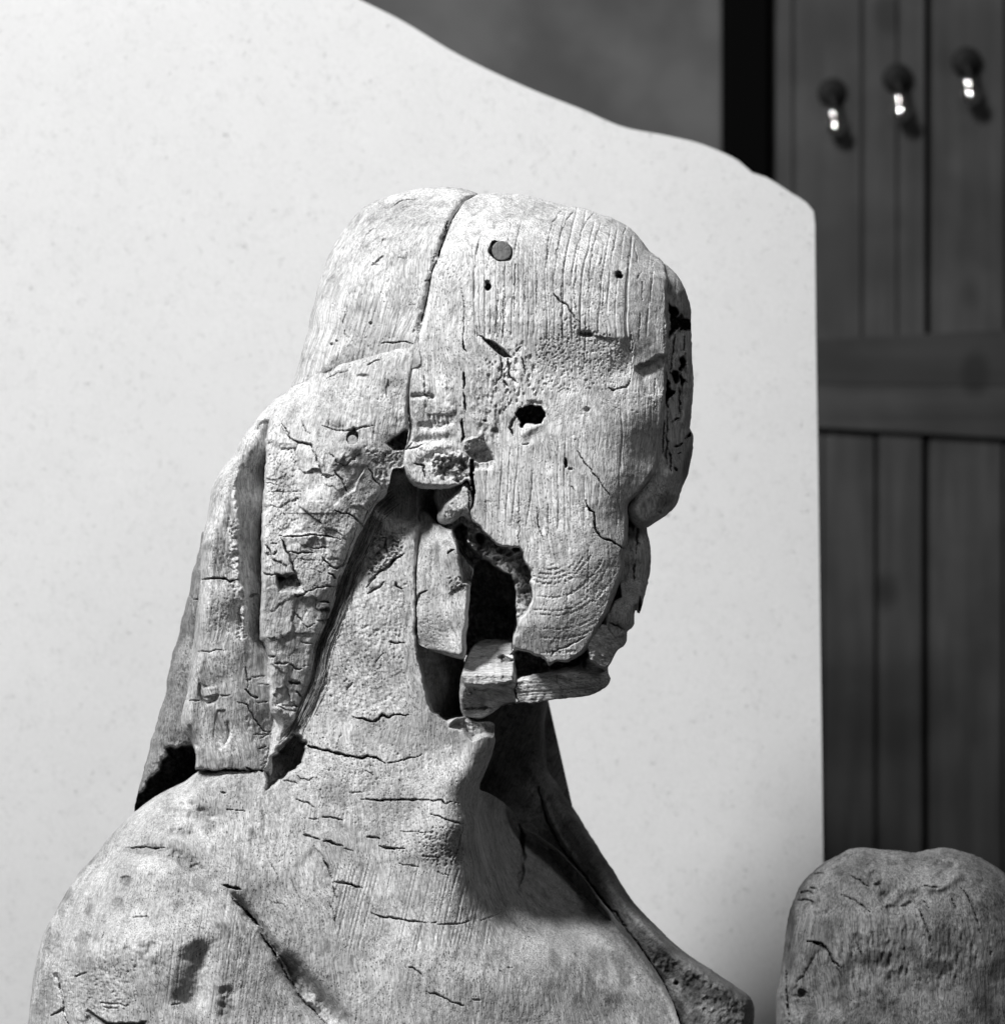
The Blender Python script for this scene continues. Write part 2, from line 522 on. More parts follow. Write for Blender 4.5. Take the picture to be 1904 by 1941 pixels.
def wood(name, tone=0.46, ang=0, pores=1.0, streak=1.0, pore_scale=1.0, blotch=1.0, bump=1.0, rough=0.85):
    m, nt, b = nodes_of(name)
    L = nt.links.new
    tc = N(nt, 'ShaderNodeTexCoord')
    rot = N(nt, 'ShaderNodeMapping', vector_type='POINT')
    rot.inputs['Rotation'].default_value = (0, math.radians(ang), 0)
    rot.inputs['Scale'].default_value = (2500, 2500, 2500)
    L(tc.outputs['Object'], rot.inputs['Vector'])
    def mp(sx, sy, sz, src=rot.outputs[0]):
        q = N(nt, 'ShaderNodeVectorMath', operation='MULTIPLY')
        q.inputs[1].default_value = (sx, sy, sz)
        L(src, q.inputs[0]); return q.outputs[0]
    def noise(v, scale, detail=3, dist=0.0, rough_=0.55):
        q = N(nt, 'ShaderNodeTexNoise')
        q.inputs['Scale'].default_value = scale; q.inputs['Detail'].default_value = detail
        q.inputs['Distortion'].default_value = dist; q.inputs['Roughness'].default_value = rough_
        L(v, q.inputs['Vector']); return q.outputs['Fac']
    # slow warp so that fibres wander
    warp = N(nt, 'ShaderNodeTexNoise'); warp.inputs['Scale'].default_value = 0.006; warp.inputs['Detail'].default_value = 2
    L(rot.outputs[0], warp.inputs['Vector'])
    wv = N(nt, 'ShaderNodeVectorMath', operation='SCALE'); wv.inputs['Scale'].default_value = 60
    L(warp.outputs['Color'], wv.inputs[0])
    add = N(nt, 'ShaderNodeVectorMath', operation='ADD'); L(rot.outputs[0], add.inputs[0]); L(wv.outputs[0], add.inputs[1])
    base = add.outputs[0]
    fine = noise(mp(1, 1, .05, base), 0.42, 3)
    mid = noise(mp(1, 1, .035, base), 0.12, 3)
    blot = noise(rot.outputs[0], 0.011, 5, 0.4, 0.6)
    spot = noise(rot.outputs[0], 0.045, 5, 0.6, 0.65)
    vor = N(nt, 'ShaderNodeTexVoronoi'); vor.inputs['Scale'].default_value = 0.27 * pore_scale
    L(mp(1, 1, .42, base), vor.inputs['Vector'])
    pm = noise(rot.outputs[0], 0.018, 3)
    pmask = ramp(nt, pm, (0.40, 0.58, 0.08, 1.0))
    pore = math_n(nt, 'MULTIPLY', ramp(nt, vor.outputs['Distance'], (0.14, 0.30, 1.0, 0.0)), pmask)
    grit = noise(mp(1, 1, .5, base), 0.40, 2)
    gr2 = ramp(nt, grit, (0.55, 0.70, 0.0, 1.0))
    # colour value
    f1 = ramp(nt, fine, (0.30, 0.66, 1 - 0.42 * streak, 1 + 0.14 * streak))
    f2 = ramp(nt, mid, (0.30, 0.70, 1 - 0.20 * streak, 1 + 0.08 * streak))
    f3 = ramp(nt, blot, (0.34, 0.62, 1 - 0.26 * blotch, 1.06))
    f4 = ramp(nt, spot, (0.30, 0.50, 1 - 0.34 * blotch, 1.05))
    v = math_n(nt, 'MULTIPLY', f1, f2); v = math_n(nt, 'MULTIPLY', v, f3); v = math_n(nt, 'MULTIPLY', v, f4)
    v = math_n(nt, 'MULTIPLY', v, tone)
    pk = math_n(nt, 'SUBTRACT', 1.0, math_n(nt, 'MULTIPLY', pore, 0.72 * pores))
    v = math_n(nt, 'MULTIPLY', v, pk)
    pk = math_n(nt, 'SUBTRACT', 1.0, math_n(nt, 'MULTIPLY', gr2, 0.24 * pores))
    v = math_n(nt, 'MULTIPLY', v, pk)
    at_ = N(nt, 'ShaderNodeAttribute', attribute_name='stain')
    sk = math_n(nt, 'SUBTRACT', 1.0, at_.outputs['Fac'])
    v = math_n(nt, 'MULTIPLY', v, sk, True)
    cc = N(nt, 'ShaderNodeCombineColor')
    for i in range(3):
        L(v, cc.inputs[i])
    L(cc.outputs[0], b.inputs['Base Color'])
    b.inputs['Roughness'].default_value = rough
    b.inputs['Specular IOR Level'].default_value = 0.25
    hh = math_n(nt, 'ADD', math_n(nt, 'MULTIPLY', fine, 0.9), math_n(nt, 'MULTIPLY', mid, 0.7))
    hh = math_n(nt, 'SUBTRACT', hh, math_n(nt, 'MULTIPLY', pore, 0.9 * pores))
    hh = math_n(nt, 'SUBTRACT', hh, math_n(nt, 'MULTIPLY', gr2, 0.3 * pores))
    bp = N(nt, 'ShaderNodeBump'); bp.inputs['Strength'].default_value = 0.7 * bump; bp.inputs['Distance'].default_value = 0.0011
    L(hh, bp.inputs['Height']); L(bp.outputs[0], b.inputs['Normal'])
    return m

M_head = wood('pale_weathered_oak', 0.65, 0, 0.8)
M_crown = wood('pale_weathered_oak_crown', 0.57, -14, 0.5, 1.1)
M_lock = wood('weathered_oak_lock', 0.63, -8, 0.9)
M_strand = wood('weathered_oak_strand', 0.62, 6, 0.6, 1.2)
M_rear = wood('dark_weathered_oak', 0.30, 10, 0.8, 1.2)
M_neck = wood('weathered_oak_body', 0.56, 8, 0.9, 0.9)
M_jaw = wood('pale_end_grain', 0.63, 82, 0.8)
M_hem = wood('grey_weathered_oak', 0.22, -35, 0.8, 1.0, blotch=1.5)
M_block = wood('dull_weathered_oak', 0.20, 0, 0.8, 1.3, blotch=1.5)
M_peg = wood('dark_peg_end_grain', 0.19, 0, 0.3, 0.3)
M_peg2 = wood('pale_peg_end_grain', 0.36, 0, 0.3, 0.3)

# ---------------------------------------------------------------- tagging
def empty(name, loc, label, cat, group=None):
    o = bpy.data.objects.new(name, None)
    o.location = loc; o.empty_display_size = 0.05
    sc.collection.objects.link(o)
    tag(o, label, cat, group)
    return o

def tag(o, label, cat, group=None):
    o['label'] = label; o['category'] = cat
    if group:
        o['group'] = group

def mesh_obj(name, verts, faces, mat, parent=None, smooth_=False):
    me = bpy.data.meshes.new(name)
    me.from_pydata([tuple(v) for v in verts], [], [tuple(f) for f in faces])
    me.update()
    if smooth_:
        me.polygons.foreach_set('use_smooth', np.ones(len(me.polygons), bool))
    me.materials.append(mat)
    o = bpy.data.objects.new(name, me)
    sc.collection.objects.link(o)
    if parent:
        o.parent = parent
    return o

# ================================================================ THE SETTING
def gray(name, v, rough=0.8, spec=0.3, metal=0.0):
    m, nt, b = nodes_of(name)
    b.inputs['Base Color'].default_value = (v, v, v, 1)
    b.inputs['Roughness'].default_value = rough
    b.inputs['Specular IOR Level'].default_value = spec
    b.inputs['Metallic'].default_value = metal
    return m

def paper_mat():
    m, nt, b = nodes_of('flecked_backing_paper')
    L = nt.links.new
    tc = N(nt, 'ShaderNodeTexCoord')
    q = N(nt, 'ShaderNodeVectorMath', operation='SCALE'); q.inputs['Scale'].default_value = 2500
    L(tc.outputs['Object'], q.inputs[0])
    p = q.outputs[0]
    def noise(scale, detail=3, dist=0, src=p):
        n = N(nt, 'ShaderNodeTexNoise'); n.inputs['Scale'].default_value = scale
        n.inputs['Detail'].default_value = detail; n.inputs['Distortion'].default_value = dist
        L(src, n.inputs['Vector']); return n.outputs['Fac']
    tooth = noise(0.22, 3)
    soft = noise(0.008, 3)
    # short curled fibres in the pulp
    a = noise(0.05, 0, 2.5)
    line = math_n(nt, 'ABSOLUTE', math_n(nt, 'SUBTRACT', a, 0.5))
    sel = noise(0.04, 1, 0.5)
    fib = math_n(nt, 'MULTIPLY', ramp(nt, line, (0.004, 0.016, 1, 0)), ramp(nt, sel, (0.55, 0.60, 0, 1)))
    vor = N(nt, 'ShaderNodeTexVoronoi'); vor.inputs['Scale'].default_value = 0.0055
    sq = N(nt, 'ShaderNodeVectorMath', operation='MULTIPLY'); sq.inputs[1].default_value = (1, 1, .5)
    L(p, sq.inputs[0]); L(sq.outputs[0], vor.inputs['Vector'])
    dot = ramp(nt, vor.outputs['Distance'], (0.014, 0.030, 1, 0))
    v = ramp(nt, tooth, (0.3, 0.7, 0.60, 0.66))
    v = math_n(nt, 'MULTIPLY', v, ramp(nt, soft, (0.3, 0.7, 0.985, 1.01)))
    v = math_n(nt, 'MULTIPLY', v, math_n(nt, 'SUBTRACT', 1.0, math_n(nt, 'MULTIPLY', fib, 0.55)))
    v = math_n(nt, 'MULTIPLY', v, math_n(nt, 'SUBTRACT', 1.0, math_n(nt, 'MULTIPLY', dot, 0.6)))
    cc = N(nt, 'ShaderNodeCombineColor')
    for i in range(3):
        L(v, cc.inputs[i])
    L(cc.outputs[0], b.inputs['Base Color'])
    b.inputs['Roughness'].default_value = 0.9
    b.inputs['Specular IOR Level'].default_value = 0.15
    bp = N(nt, 'ShaderNodeBump'); bp.inputs['Strength'].default_value = 0.35; bp.inputs['Distance'].default_value = 0.0008
    L(tooth, bp.inputs['Height']); L(bp.outputs[0], b.inputs['Normal'])
    return m

def fpt(px, py, y):
    """point seen at px,py that stands y metres behind the median plane"""
    k = (DM + y) / DM
    return ((px - CX) * S * k, y, (CY - py) * S * k)

# --- backing sheet: thin curling card with a hand-cut upper edge
M_paper = paper_mat()
top = spline([(-260, -420), (150, -260), (560, -60), (690, 3), (760, 38), (870, 104), (1000, 166), (1100, 206), (1180, 240), (1260, 256), (1330, 273), (1400, 305),
              (1425, 327), (1450, 335), (1500, 366), (1528, 384), (1541, 400), (1544, 425)], False, 14)
rgt = spline([(1544, 425), (1546, 640), (1550, 900), (1554, 1200), (1558, 1500), (1561, 1800), (1563, 2250)], False, 25)[1:]
edge_pts = [tuple(p) for p in top] + [tuple(p) for p in rgt]
def sheet_y(px, py):
    return 0.50 + 0.012 * math.sin(px / 420.0 + 0.7) + 0.010 * math.sin(py / 500.0) + 0.02 * smooth(np.array((px - 1000) / 900.)).item() ** 2
vs, fs = [], []
cols = 46
for (ex, ey) in edge_pts:
    for c in range(cols + 1):
        t = c / cols
        # run from the cut edge towards the lower left corner region
        bx, by = -260 + (ex + 260) * 0.0, 2250
        x = ex + (bx - ex) * t
        y = ey + (by - ey) * t ** 1.0
        vs.append(fpt(x, y, sheet_y(x, y)))
n1 = len(vs)
# back face 2 mm behind
vs += [(x, y + 0.002, z) for x, y, z in vs]
R = len(edge_pts)
for r in range(R - 1):
    for c in range(cols):
        a = r * (cols + 1) + c
        fs.append((a, a + 1, a + cols + 2, a + cols + 1))
        fs.append((n1 + a, n1 + a + cols + 1, n1 + a + cols + 2, n1 + a + 1))
    a = r * (cols + 1)
    fs.append((a, a + cols + 1, n1 + a + cols + 1, n1 + a))
sheet = mesh_obj('backing_sheet', vs, fs, M_paper, None, True)
for p_ in sheet.data.polygons:
    e_ = [v_ // (cols + 1) * 0 + (v_ % n1) % (cols + 1) for v_ in p_.vertices]
    if max(e_) == 0:
        p_.use_smooth = False
sheet.data.set_sharp_from_angle(angle=math.radians(40))
tag(sheet, 'large pale flecked paper sheet with a wavy cut top edge standing behind the carved head', 'paper sheet')

# --- room wall far behind
def wall_wood(name, tone, ang=0, knots=True):
    m, nt, b = nodes_of(name)
    L = nt.links.new
    tc = N(nt, 'ShaderNodeTexCoord')
    mpn = N(nt, 'ShaderNodeMapping'); mpn.inputs['Scale'].default_value = (60, 60, 4) if ang == 0 else (4, 60, 60)
    L(tc.outputs['Object'], mpn.inputs['Vector'])
    n1_ = N(nt, 'ShaderNodeTexNoise'); n1_.inputs['Scale'].default_value = 1.0; n1_.inputs['Detail'].default_value = 5
    n1_.inputs['Distortion'].default_value = 0.6
    L(mpn.outputs[0], n1_.inputs['Vector'])
    n2_ = N(nt, 'ShaderNodeTexNoise'); n2_.inputs['Scale'].default_value = 9.0; n2_.inputs['Detail'].default_value = 3
    L(tc.outputs['Object'], n2_.inputs['Vector'])
    # knots
    mk = N(nt, 'ShaderNodeMapping'); mk.inputs['Scale'].default_value = (1, 1, .7)
    L(tc.outputs['Object'], mk.inputs['Vector'])
    vk = N(nt, 'ShaderNodeTexVoronoi'); vk.inputs['Scale'].default_value = 8.0
    L(mk.outputs[0], vk.inputs['Vector'])
    v = math_n(nt, 'MULTIPLY', ramp(nt, n1_.outputs['Fac'], (0.3, 0.7, 0.72, 1.25)), tone)
    v = math_n(nt, 'MULTIPLY', v, ramp(nt, n2_.outputs['Fac'], (0.3, 0.7, 0.65, 1.35)))
    if knots:
        v = math_n(nt, 'MULTIPLY', v, ramp(nt, vk.outputs['Distance'], (0.07, 0.20, 0.2, 1.0)))
    else:
        mpn.inputs['Scale'].default_value = (5, 5, 6)
    cc = N(nt, 'ShaderNodeCombineColor')
    for i in range(3):
        L(v, cc.inputs[i])
    L(cc.outputs[0], b.inputs['Base Color'])
    b.inputs['Roughness'].default_value = 0.55
    return m
M_wall = wall_wood('varnished_plank', 0.027)
M_rail = wall_wood('varnished_rail', 0.014, 90)
M_rail2 = wall_wood('varnished_rail_moulding', 0.024, 90)
M_dark = gray('dark_post_paint', 0.003, 0.9, 0.0)
M_panel = wall_wood('dull_grey_panel', 0.05, 90, False)
M_gap = gray('dark_joint', 0.008, 0.9)
WY = 1.40
def slab(name, px0, px1, py0, py1, y, thick, mat, parent, bev=0.003, sl0=0.0, sl1=0.0, dx_top=0.0):
    """board seen between these positions; sl0/sl1 = drop of its right end at top/bottom"""
    A = fpt(px0, py0, y); B = fpt(px1, py0 + sl0, y); Cc = fpt(px1, py1 + sl1, y); D_ = fpt(px0, py1, y)
    fr = [A, B, Cc, D_]
    cx_ = sum(p[0] for p in fr) / 4; cz_ = sum(p[2] for p in fr) / 4
    vs = []
    for p in fr:   # bevelled face
        dx = bev if p[0] < cx_ else -bev; dz = bev if p[2] < cz_ else -bev
        vs.append((p[0] + dx, y, p[2] + dz))
    for p in fr:
        vs.append((p[0], y + bev, p[2]))
    for p in fr:
        vs.append((p[0], y + thick, p[2]))
    fs = [(0, 3, 2, 1)]
    for i in range(4):
        j = (i + 1) % 4
        fs.append((i, j, 4 + j, 4 + i)); fs.append((4 + i, 4 + j, 8 + j, 8 + i))
    fs.append((8, 9, 10, 11))
    return mesh_obj(name, vs, fs, mat, parent)

wall = empty('plank_wall', fpt(1680, 2300, WY), 'dark varnished vertical plank wall with a thick cross rail beside the pale sheet', 'wall')
wall_parts = []
wall_parts.append(slab('backing_board', 1440, 2300, -500, 2600, WY + 0.05, 0.03, M_gap, wall))
up = [(1461, 1503, 0), (1504, 1633, .001), (1635, 1700, 0), (1701, 1754, .002), (1765, 1905, -.004), (1909, 2080, 0), (2084, 2260, 0)]
for a, b_, o_ in up:
    wall_parts.append(slab('plank', a, b_, -480, 660, WY + o_, 0.03, M_wall, wall, 0.002))
lo = [(1461, 1560, 0), (1561, 1658, .001), (1664, 1748, -.002), (1760, 1900, 0), (1905, 2080, 0), (2084, 2260, 0)]
for a, b_, o_ in lo:
    wall_parts.append(slab('plank', a, b_, 804, 2600, WY + o_, 0.03, M_wall, wall, 0.002))
wall_parts.append(slab('rail', 1461, 2260, 648, 727, WY - 0.010, 0.040, M_rail, wall, 0.0008, -42, 10))
wall_parts.append(slab('rail_moulding', 1461, 2260, 727, 806, WY - 0.010, 0.040, M_rail2, wall, 0.0008, 10, 45))
for o in wall_parts:
    o.matrix_parent_inverse.translation = -wall.location
post = slab('wall_post', 1374, 1458, -500, 2600, WY - 0.02, 0.12, M_dark, None, 0.004)
tag(post, 'near black upright post between the grey panel and the plank wall', 'post')
panel = slab('wall_panel', -1800, 1372, -500, 2600, WY + 0.03, 0.05, M_panel, None, 0.004)
tag(panel, 'dull grey wall panel seen above the cut edge of the pale sheet', 'panel')

# --- coat hooks
M_iron = gray('blackened_iron', 0.006, 0.7, 0.2, 0.0)
M_chrome = gray('polished_metal', 0.9, 0.06, 0.5, 1.0)
def lathe(prof, n=28):
    vs, fs = [], []
    for r, z in prof:
        for i in range(n):
            a = 2 * math.pi * i / n
            vs.append((r * math.cos(a), z, r * math.sin(a)))
    for k in range(len(prof) - 1):
        for i in range(n):
            j = (i + 1) % n
            fs.append((k * n + i, k * n + j, (k + 1) * n + j, (k + 1) * n + i))
    fs.append(tuple(range(n))); fs.append(tuple(range((len(prof) - 1) * n, len(prof) * n))[::-1])
    return vs, fs
def tube(path, r, n=8):
    vs, fs = [], []
    P = [Vector(p) for p in path]
    for k, p in enumerate(P):
        t = (P[min(k + 1, len(P) - 1)] - P[max(k - 1, 0)]).normalized()
        a = t.cross(Vector((0.13, 0.31, 0.94))).normalized(); b_ = t.cross(a)
        rr = r[k] if isinstance(r, (list, tuple)) else r
        for i in range(n):
            q = p + (a * math.cos(2 * math.pi * i / n) + b_ * math.sin(2 * math.pi * i / n)) * rr
            vs.append(tuple(q))
    for k in range(len(P) - 1):
        for i in range(n):
            j = (i + 1) % n
            fs.append((k * n + i, k * n + j, (k + 1) * n + j, (k + 1) * n + i))
    fs.append(tuple(range(n))[::-1]); fs.append(tuple(range((len(P) - 1) * n, len(P) * n)))
    return vs, fs
hk_lab = ['blackened wall hook with bright glinting tip, leftmost of the three on the planks',
          'blackened wall hook with bright glinting tip, middle of the three on the planks',
          'blackened wall hook with bright glinting tip, rightmost and highest of the three']
def shade_smooth(o):
    o.data.polygons.foreach_set('use_smooth', np.ones(len(o.data.polygons), bool))
def make_hook():
    root = empty('wall_hook', (0, 0, 0), hk_lab[0], 'hook', 'hooks in a row on the plank wall')
    v, f = lathe([(0.018, 0.0), (0.018, -0.003), (0.015, -0.006), (0.008, -0.009)])
    v = [(x, y, z + 0.030) for x, y, z in v]
    mesh_obj('back_plate', v, f, M_iron, root)
    path = [(0, -0.008, 0.03), (0, -0.014, 0.022), (0, -0.018, 0.012), (0, -0.020, 0.002)]
    v, f = tube(path, [0.007, 0.006, 0.0055, 0.005]); shade_smooth(mesh_obj('arm', v, f, M_iron, root))
    prof = [(0.0088 * math.sin(math.pi * k / 14) + 1e-5, -0.020 - 0.0088 * math.cos(math.pi * k / 14)) for k in range(15)]
    v1, f1 = lathe(prof)
    v1 = [(x, y, z + 0.001) for x, y, z in v1]
    prof = [(0.0115 * math.sin(math.pi * k / 14) + 1e-5, -0.021 - 0.0115 * math.cos(math.pi * k / 14)) for k in range(15)]
    v2, f2 = lathe(prof)
    v2 = [(x + 0.002, y, z - 0.0135) for x, y, z in v2]
    n_ = len(v1)
    shade_smooth(mesh_obj('double_bead_tip', v1 + v2, f1 + [tuple(q + n_ for q in p) for p in f2], M_chrome, root))
    return root
hk = make_hook()
kids = list(hk.children)
for i, (px, py, yo) in enumerate([(1577, 224, .004), (1700, 196, 0), (1831, 165, -.006)]):
    if i == 0:
        o = hk
    else:
        o = hk.copy(); sc.collection.objects.link(o)
        for ch in kids:
            c = ch.copy(); sc.collection.objects.link(c); c.parent = o
    o['label'] = hk_lab[i]
    o.location = fpt(px, py, WY + yo - 0.001)

# ================================================================ THE FIGUREHEAD
fig = empty('figurehead', (0, 0.05, -0.42), 'large weathered wooden figurehead of a long haired person in profile with hollow rotted cheek', 'wood carving')
FINV = fig.location.copy()
FIG_PARTS = []

# ---- head block (everything right of the long seam)
head_out = (ZB([(0, 188), (130, 178), (350, 190), (540, 240), (700, 275), (830, 300), (935, 335), (1040, 370), (1170, 440), (1240, 500), (1350, 640), (1440, 715)])
            + ZB([(1480, 860), (1482, 1000), (1490, 1150), (1488, 1400)])
            + ZK([(470, 230), (462, 400), (445, 560), (432, 700), (362, 830), (300, 900), (245, 955), (240, 1060), (238, 1180), (222, 1230), (212, 1370), (190, 1440), (120, 1620), (62, 1720)])
            + ZD([(1350, 1140), (1290, 1210), (1180, 1262), (1100, 1270), (1030, 1310), (1010, 1250), (900, 1200), (780, 1170), (778, 1082), (812, 1060),
                  (822, 960), (880, 900), (905, 860), (915, 660), (870, 560), (825, 450), (740, 440), (620, 390), (540, 300), (482, 240), (470, 190), (500, 100), (492, 0)])
            + ZC([(775, 1120), (735, 1010), (660, 1052), (600, 1082), (420, 1105), (230, 1070), (145, 950), (140, 780), (170, 640), (190, 500), (178, 380), (174, 200)])
            + [(773.7, 721.7), (781, 673), (788, 644), (802.8, 596), (812.4, 564.5), (819.7, 516), (832, 487), (844, 448), (868, 400), (885, 378)])
head_H = [(880, 420, 150), (860, 520, 190), (830, 640, 200), (800, 760, 196), (800, 880, 180),
          (960, 400, 130), (960, 480, 195), (950, 620, 215), (940, 760, 212), (940, 900, 208), (930, 980, 200),
          (1080, 420, 128), (1080, 520, 192), (1080, 640, 208), (1090, 700, 202), (1080, 780, 212), (1060, 920, 220), (1060, 1060, 218), (1050, 1180, 208), (1030, 1240, 196),
          (1180, 480, 130), (1180, 560, 168), (1180, 640, 182), (1170, 700, 174), (1175, 800, 190), (1170, 900, 198), (1150, 960, 202), (1145, 1060, 204), (1115, 1160, 196), (1080, 1235, 184),
          (1240, 600, 132), (1245, 680, 136), (1235, 760, 150), (1225, 860, 142), (1180, 980, 176), (1176, 1060, 178)]
hd = Piece(head_out, head_H,
           edge=[(900, 372, 55), (1000, 370, 45), (1130, 402, 35), (1230, 475, 40), (1262, 560, 92), (1262, 700, 95), (1250, 850, 100), (1190, 960, 100), (1180, 1100, 95), (1120, 1220, 90),
                 (1040, 1262, 130), (975, 1210, 150), (1000, 1100, 165), (940, 1025, 170), (896, 960, 165), (800, 922, 120), (768, 850, 170), (775, 700, 185), (815, 530, 180), (870, 400, 120)],
           radius=[(900, 372, 75), (1000, 370, 80), (1130, 402, 80), (1230, 475, 60), (1262, 560, 8), (1262, 700, 6), (1250, 850, 10), (1190, 960, 8), (1180, 1100, 9), (1120, 1220, 8),
                   (1040, 1262, 3), (975, 1210, 3), (1000, 1100, 3), (940, 1025, 4), (896, 960, 4), (800, 922, 12), (768, 850, 10), (775, 700, 8), (815, 530, 10), (870, 400, 50)],
           res=1.4, ragged=[(900, 372, .5), (1130, 402, .6), (1262, 560, 1.2), (1250, 850, 1.0), (1180, 1050, .6), (1120, 1220, 1.2), (1040, 1262, 2.6), (975, 1210, 1.8), (1005, 1100, 2.6), (940, 1025, 2.8), (896, 960, 1.6), (830, 922, 1.6), (768, 850, 1.0), (800, 600, .9), (850, 440, .8)], seed=5)
hd.worn(5, 80)
hd.grain(0, 0.5, 4.2, 70)
fore = [(900, 470), (960, 430), (1100, 400), (1200, 450), (1255, 540), (1255, 640), (1100, 640), (960, 640), (880, 640)]
hd.rings(fore, lambda X, Y: X - 0.16 * np.maximum(520 - Y, 0) ** 1.25 * 0.35, 17, 4.4, 0.075)
hd.rings([(890, 470), (1060, 470), (1040, 640), (870, 640)], lambda X, Y: X + 4, 9.5, 2.8, 0.1)
hd.rings([(900, 860), (1180, 820), (1180, 1000), (900, 1000)], lambda X, Y: X + .04 * Y, 13, 2.6, 0.09)
hd.rings([(1180, 740), (1250, 740), (1240, 860), (1180, 900)], lambda X, Y: X, 11, 3, 0.14)
# long fine curved lines over the forehead shoulder
for l in [ZB([(905, 340), (830, 420), (790, 560), (770, 760), (750, 920), (765, 1100)]), ZB([(770, 300), (690, 390), (640, 520), (610, 660)]), ZB([(690, 640), (670, 760), (655, 950), (655, 1300)]),
          ZB([(650, 320), (580, 410), (550, 560), (530, 760)]), ZB([(960, 420), (900, 590), (875, 760), (860, 960)]), ZB([(1085, 480), (1060, 600), (1040, 720)]),
          ZB([(1160, 440), (1130, 530), (1110, 600)]), ZB([(985, 580), (965, 680), (950, 760)]), ZB([(1180, 650), (1165, 790)]), ZB([(1220, 580), (1250, 720)]), ZB([(1370, 700), (1360, 900), (1345, 1040)]),
          ZB([(1290, 880), (1280, 1020)]), ZB([(460, 760), (458, 900), (455, 1120)]), ZB([(370, 820), (365, 1060)]), ZB([(200, 900), (195, 1320)]), ZB([(1275, 1130), (1255, 1330)]),
          ZB([(155, 880), (150, 1340)]), ZB([(290, 730), (280, 1150)]), ZB([(985, 900), (970, 1130)]), ZB([(840, 1120), (835, 1500)]), ZB([(1275, 800), (1240, 860)])]:
    hd.crack(l, w=1.9, depth=7, wob=.6)
# cracks
hd.crack(ZA([(1470, 1330), (1475, 1400), (1500, 1420)]), 3.5, 22)
hd.crack(ZA([(1455, 920), (1480, 1060), (1470, 1340)]), 1.8, 8)
hd.crack(ZC([(697, -20), (703, 60), (700, 150)]), 4.2, 30)
hd.crack(ZC([(700, 190), (708, 270), (725, 355)]), 4, 26)
hd.crack(ZC([(685, 435), (690, 520), (697, 600), (680, 655)]), 5.0, 30)
hd.crack(ZC([(775, 830), (778, 940), (790, 1060), (800, 1130), (790, 1180)]), 8.0, 60, taper=False)
hd.crack(ZC([(1780, 740), (1830, 830), (1904, 920)]), 2.2, 12)
hd.crack(ZK([(0, 725), (60, 800), (135, 905)]), 2.2, 12)
hd.crack(ZD([(1300, 100), (1330, 170), (1370, 190), (1368, 300), (1420, 370), (1500, 400), (1590, 460)]), 3.6, 26)
hd.crack(ZD([(955, 150), (960, 280), (1000, 390)]), 2.0, 9)
hd.crack(ZD([(1035, 120), (1030, 380)]), 1.8, 8)
hd.crack(ZD([(1322, 430), (1322, 560), (1322, 770)]), 1.8, 7)
hd.crack(ZD([(825, 50), (822, 410)]), 1.9, 7)
hd.crack(ZD([(1050, 1240), (1070, 1200), (1180, 1160), (1300, 1090)]), 2.4, 12)
hd.crack(ZB([(590, 970), (640, 1030), (700, 1060), (740, 1130), (800, 1190)]), 4.2, 14, wob=2.5)
hd.crack(ZB([(1010, 1700), (1060, 1720), (1150, 1700), (1195, 1640)]), 3.5, 14)
hd.crack(ZB([(1200, 1270), (1205, 1400), (1200, 1560), (1190, 1640)]), 2.4, 10)
hd.shelf(ZB([(1190, 1640), (1205, 1500), (1200, 1300)]), -7, 30, -1)
hd.crack(ZB([(1385, 1640), (1375, 1904)]), 2.2, 9)
hd.crack(ZB([(1455, 1180), (1460, 1400)]), 2.0, 8)
# dark wedge check on the temple and its broken neighbours
hd.setto(ZB([(40, 1320), (110, 1340), (200, 1400), (262, 1470), (200, 1465), (120, 1410)]), 168, 3, 1, 14)
hd.crack(ZB([(0, 1290), (50, 1325)]), 2.5, 14)
for l in [ZB([(160, 1370), (185, 1460), (180, 1620), (140, 1680)]), ZB([(230, 1470), (250, 1620), (310, 1665)]), ZB([(200, 1650), (240, 1700)]), ZB([(340, 1380), (290, 1420)]), ZB([(340, 1460), (370, 1600)])]:
    hd.crack(l, 3.8, 13, wob=2)
hd.pits(ZB([(0, 1500), (360, 1350), (520, 1600), (420, 1904), (0, 1904)]), 120, (2, 5), (4, 11), 1.8)
hd.rough(ZC([(760, -40), (1200, -100), (1300, 80), (1100, 330), (1000, 640), (880, 640), (760, 300)]), 9, 9, 10, (1, 2.2))
# eroded brow and eye field: densely pitted
hd.pits(ZB([(450, 1350), (700, 1150), (1000, 1280), (1150, 1330), (1180, 1600), (1050, 1720), (700, 1750), (480, 1720)]), 900, (1.3, 2.6), (2.5, 6), 1.5, 20)
hd.pits(ZB([(500, 800), (1000, 800), (1000, 1150), (500, 1200)]), 160, (1.1, 2.2), (2, 5), 1.6, 20)
hd.pits(ZB([(1000, 1750), (1500, 1700), (1400, 1904), (900, 1904)]), 80, (1.3, 2.4), (2, 5), 1.5)
hd.pits(ZD([(500, 100), (1300, 100), (1560, 500), (1400, 1000), (1100, 1230), (1000, 900), (930, 500)]), 900, (1.0, 2.0), (1.6, 4.2), 1.3, 30)
hd.rings(ZD([(950, 620), (1560, 480), (1480, 880), (1250, 1180), (1020, 1230), (960, 1000)]), lambda X, Y: np.hypot(X - ZD([(1010, 330)])[0][0], (Y - ZD([(1010, 330)])[0][1]) * 0.95), 8.5, 1.9, 0.24, dots=True)
hd.pits(ZC([(1500, 80), (1904, 80), (1904, 900), (1500, 700)]), 90, (1.1, 2), (2, 4), 1.4)
hd.pit(*ZB([(840, 1285)])[0], 18, 6.5, 9, 4, 1.5)
hd.stroke(ZB([(770, 1270), (900, 1280)]), 5, -6)
hd.shelf(ZB([(770, 1270), (920, 1290), (1080, 1330)]), -5, 18, 1)
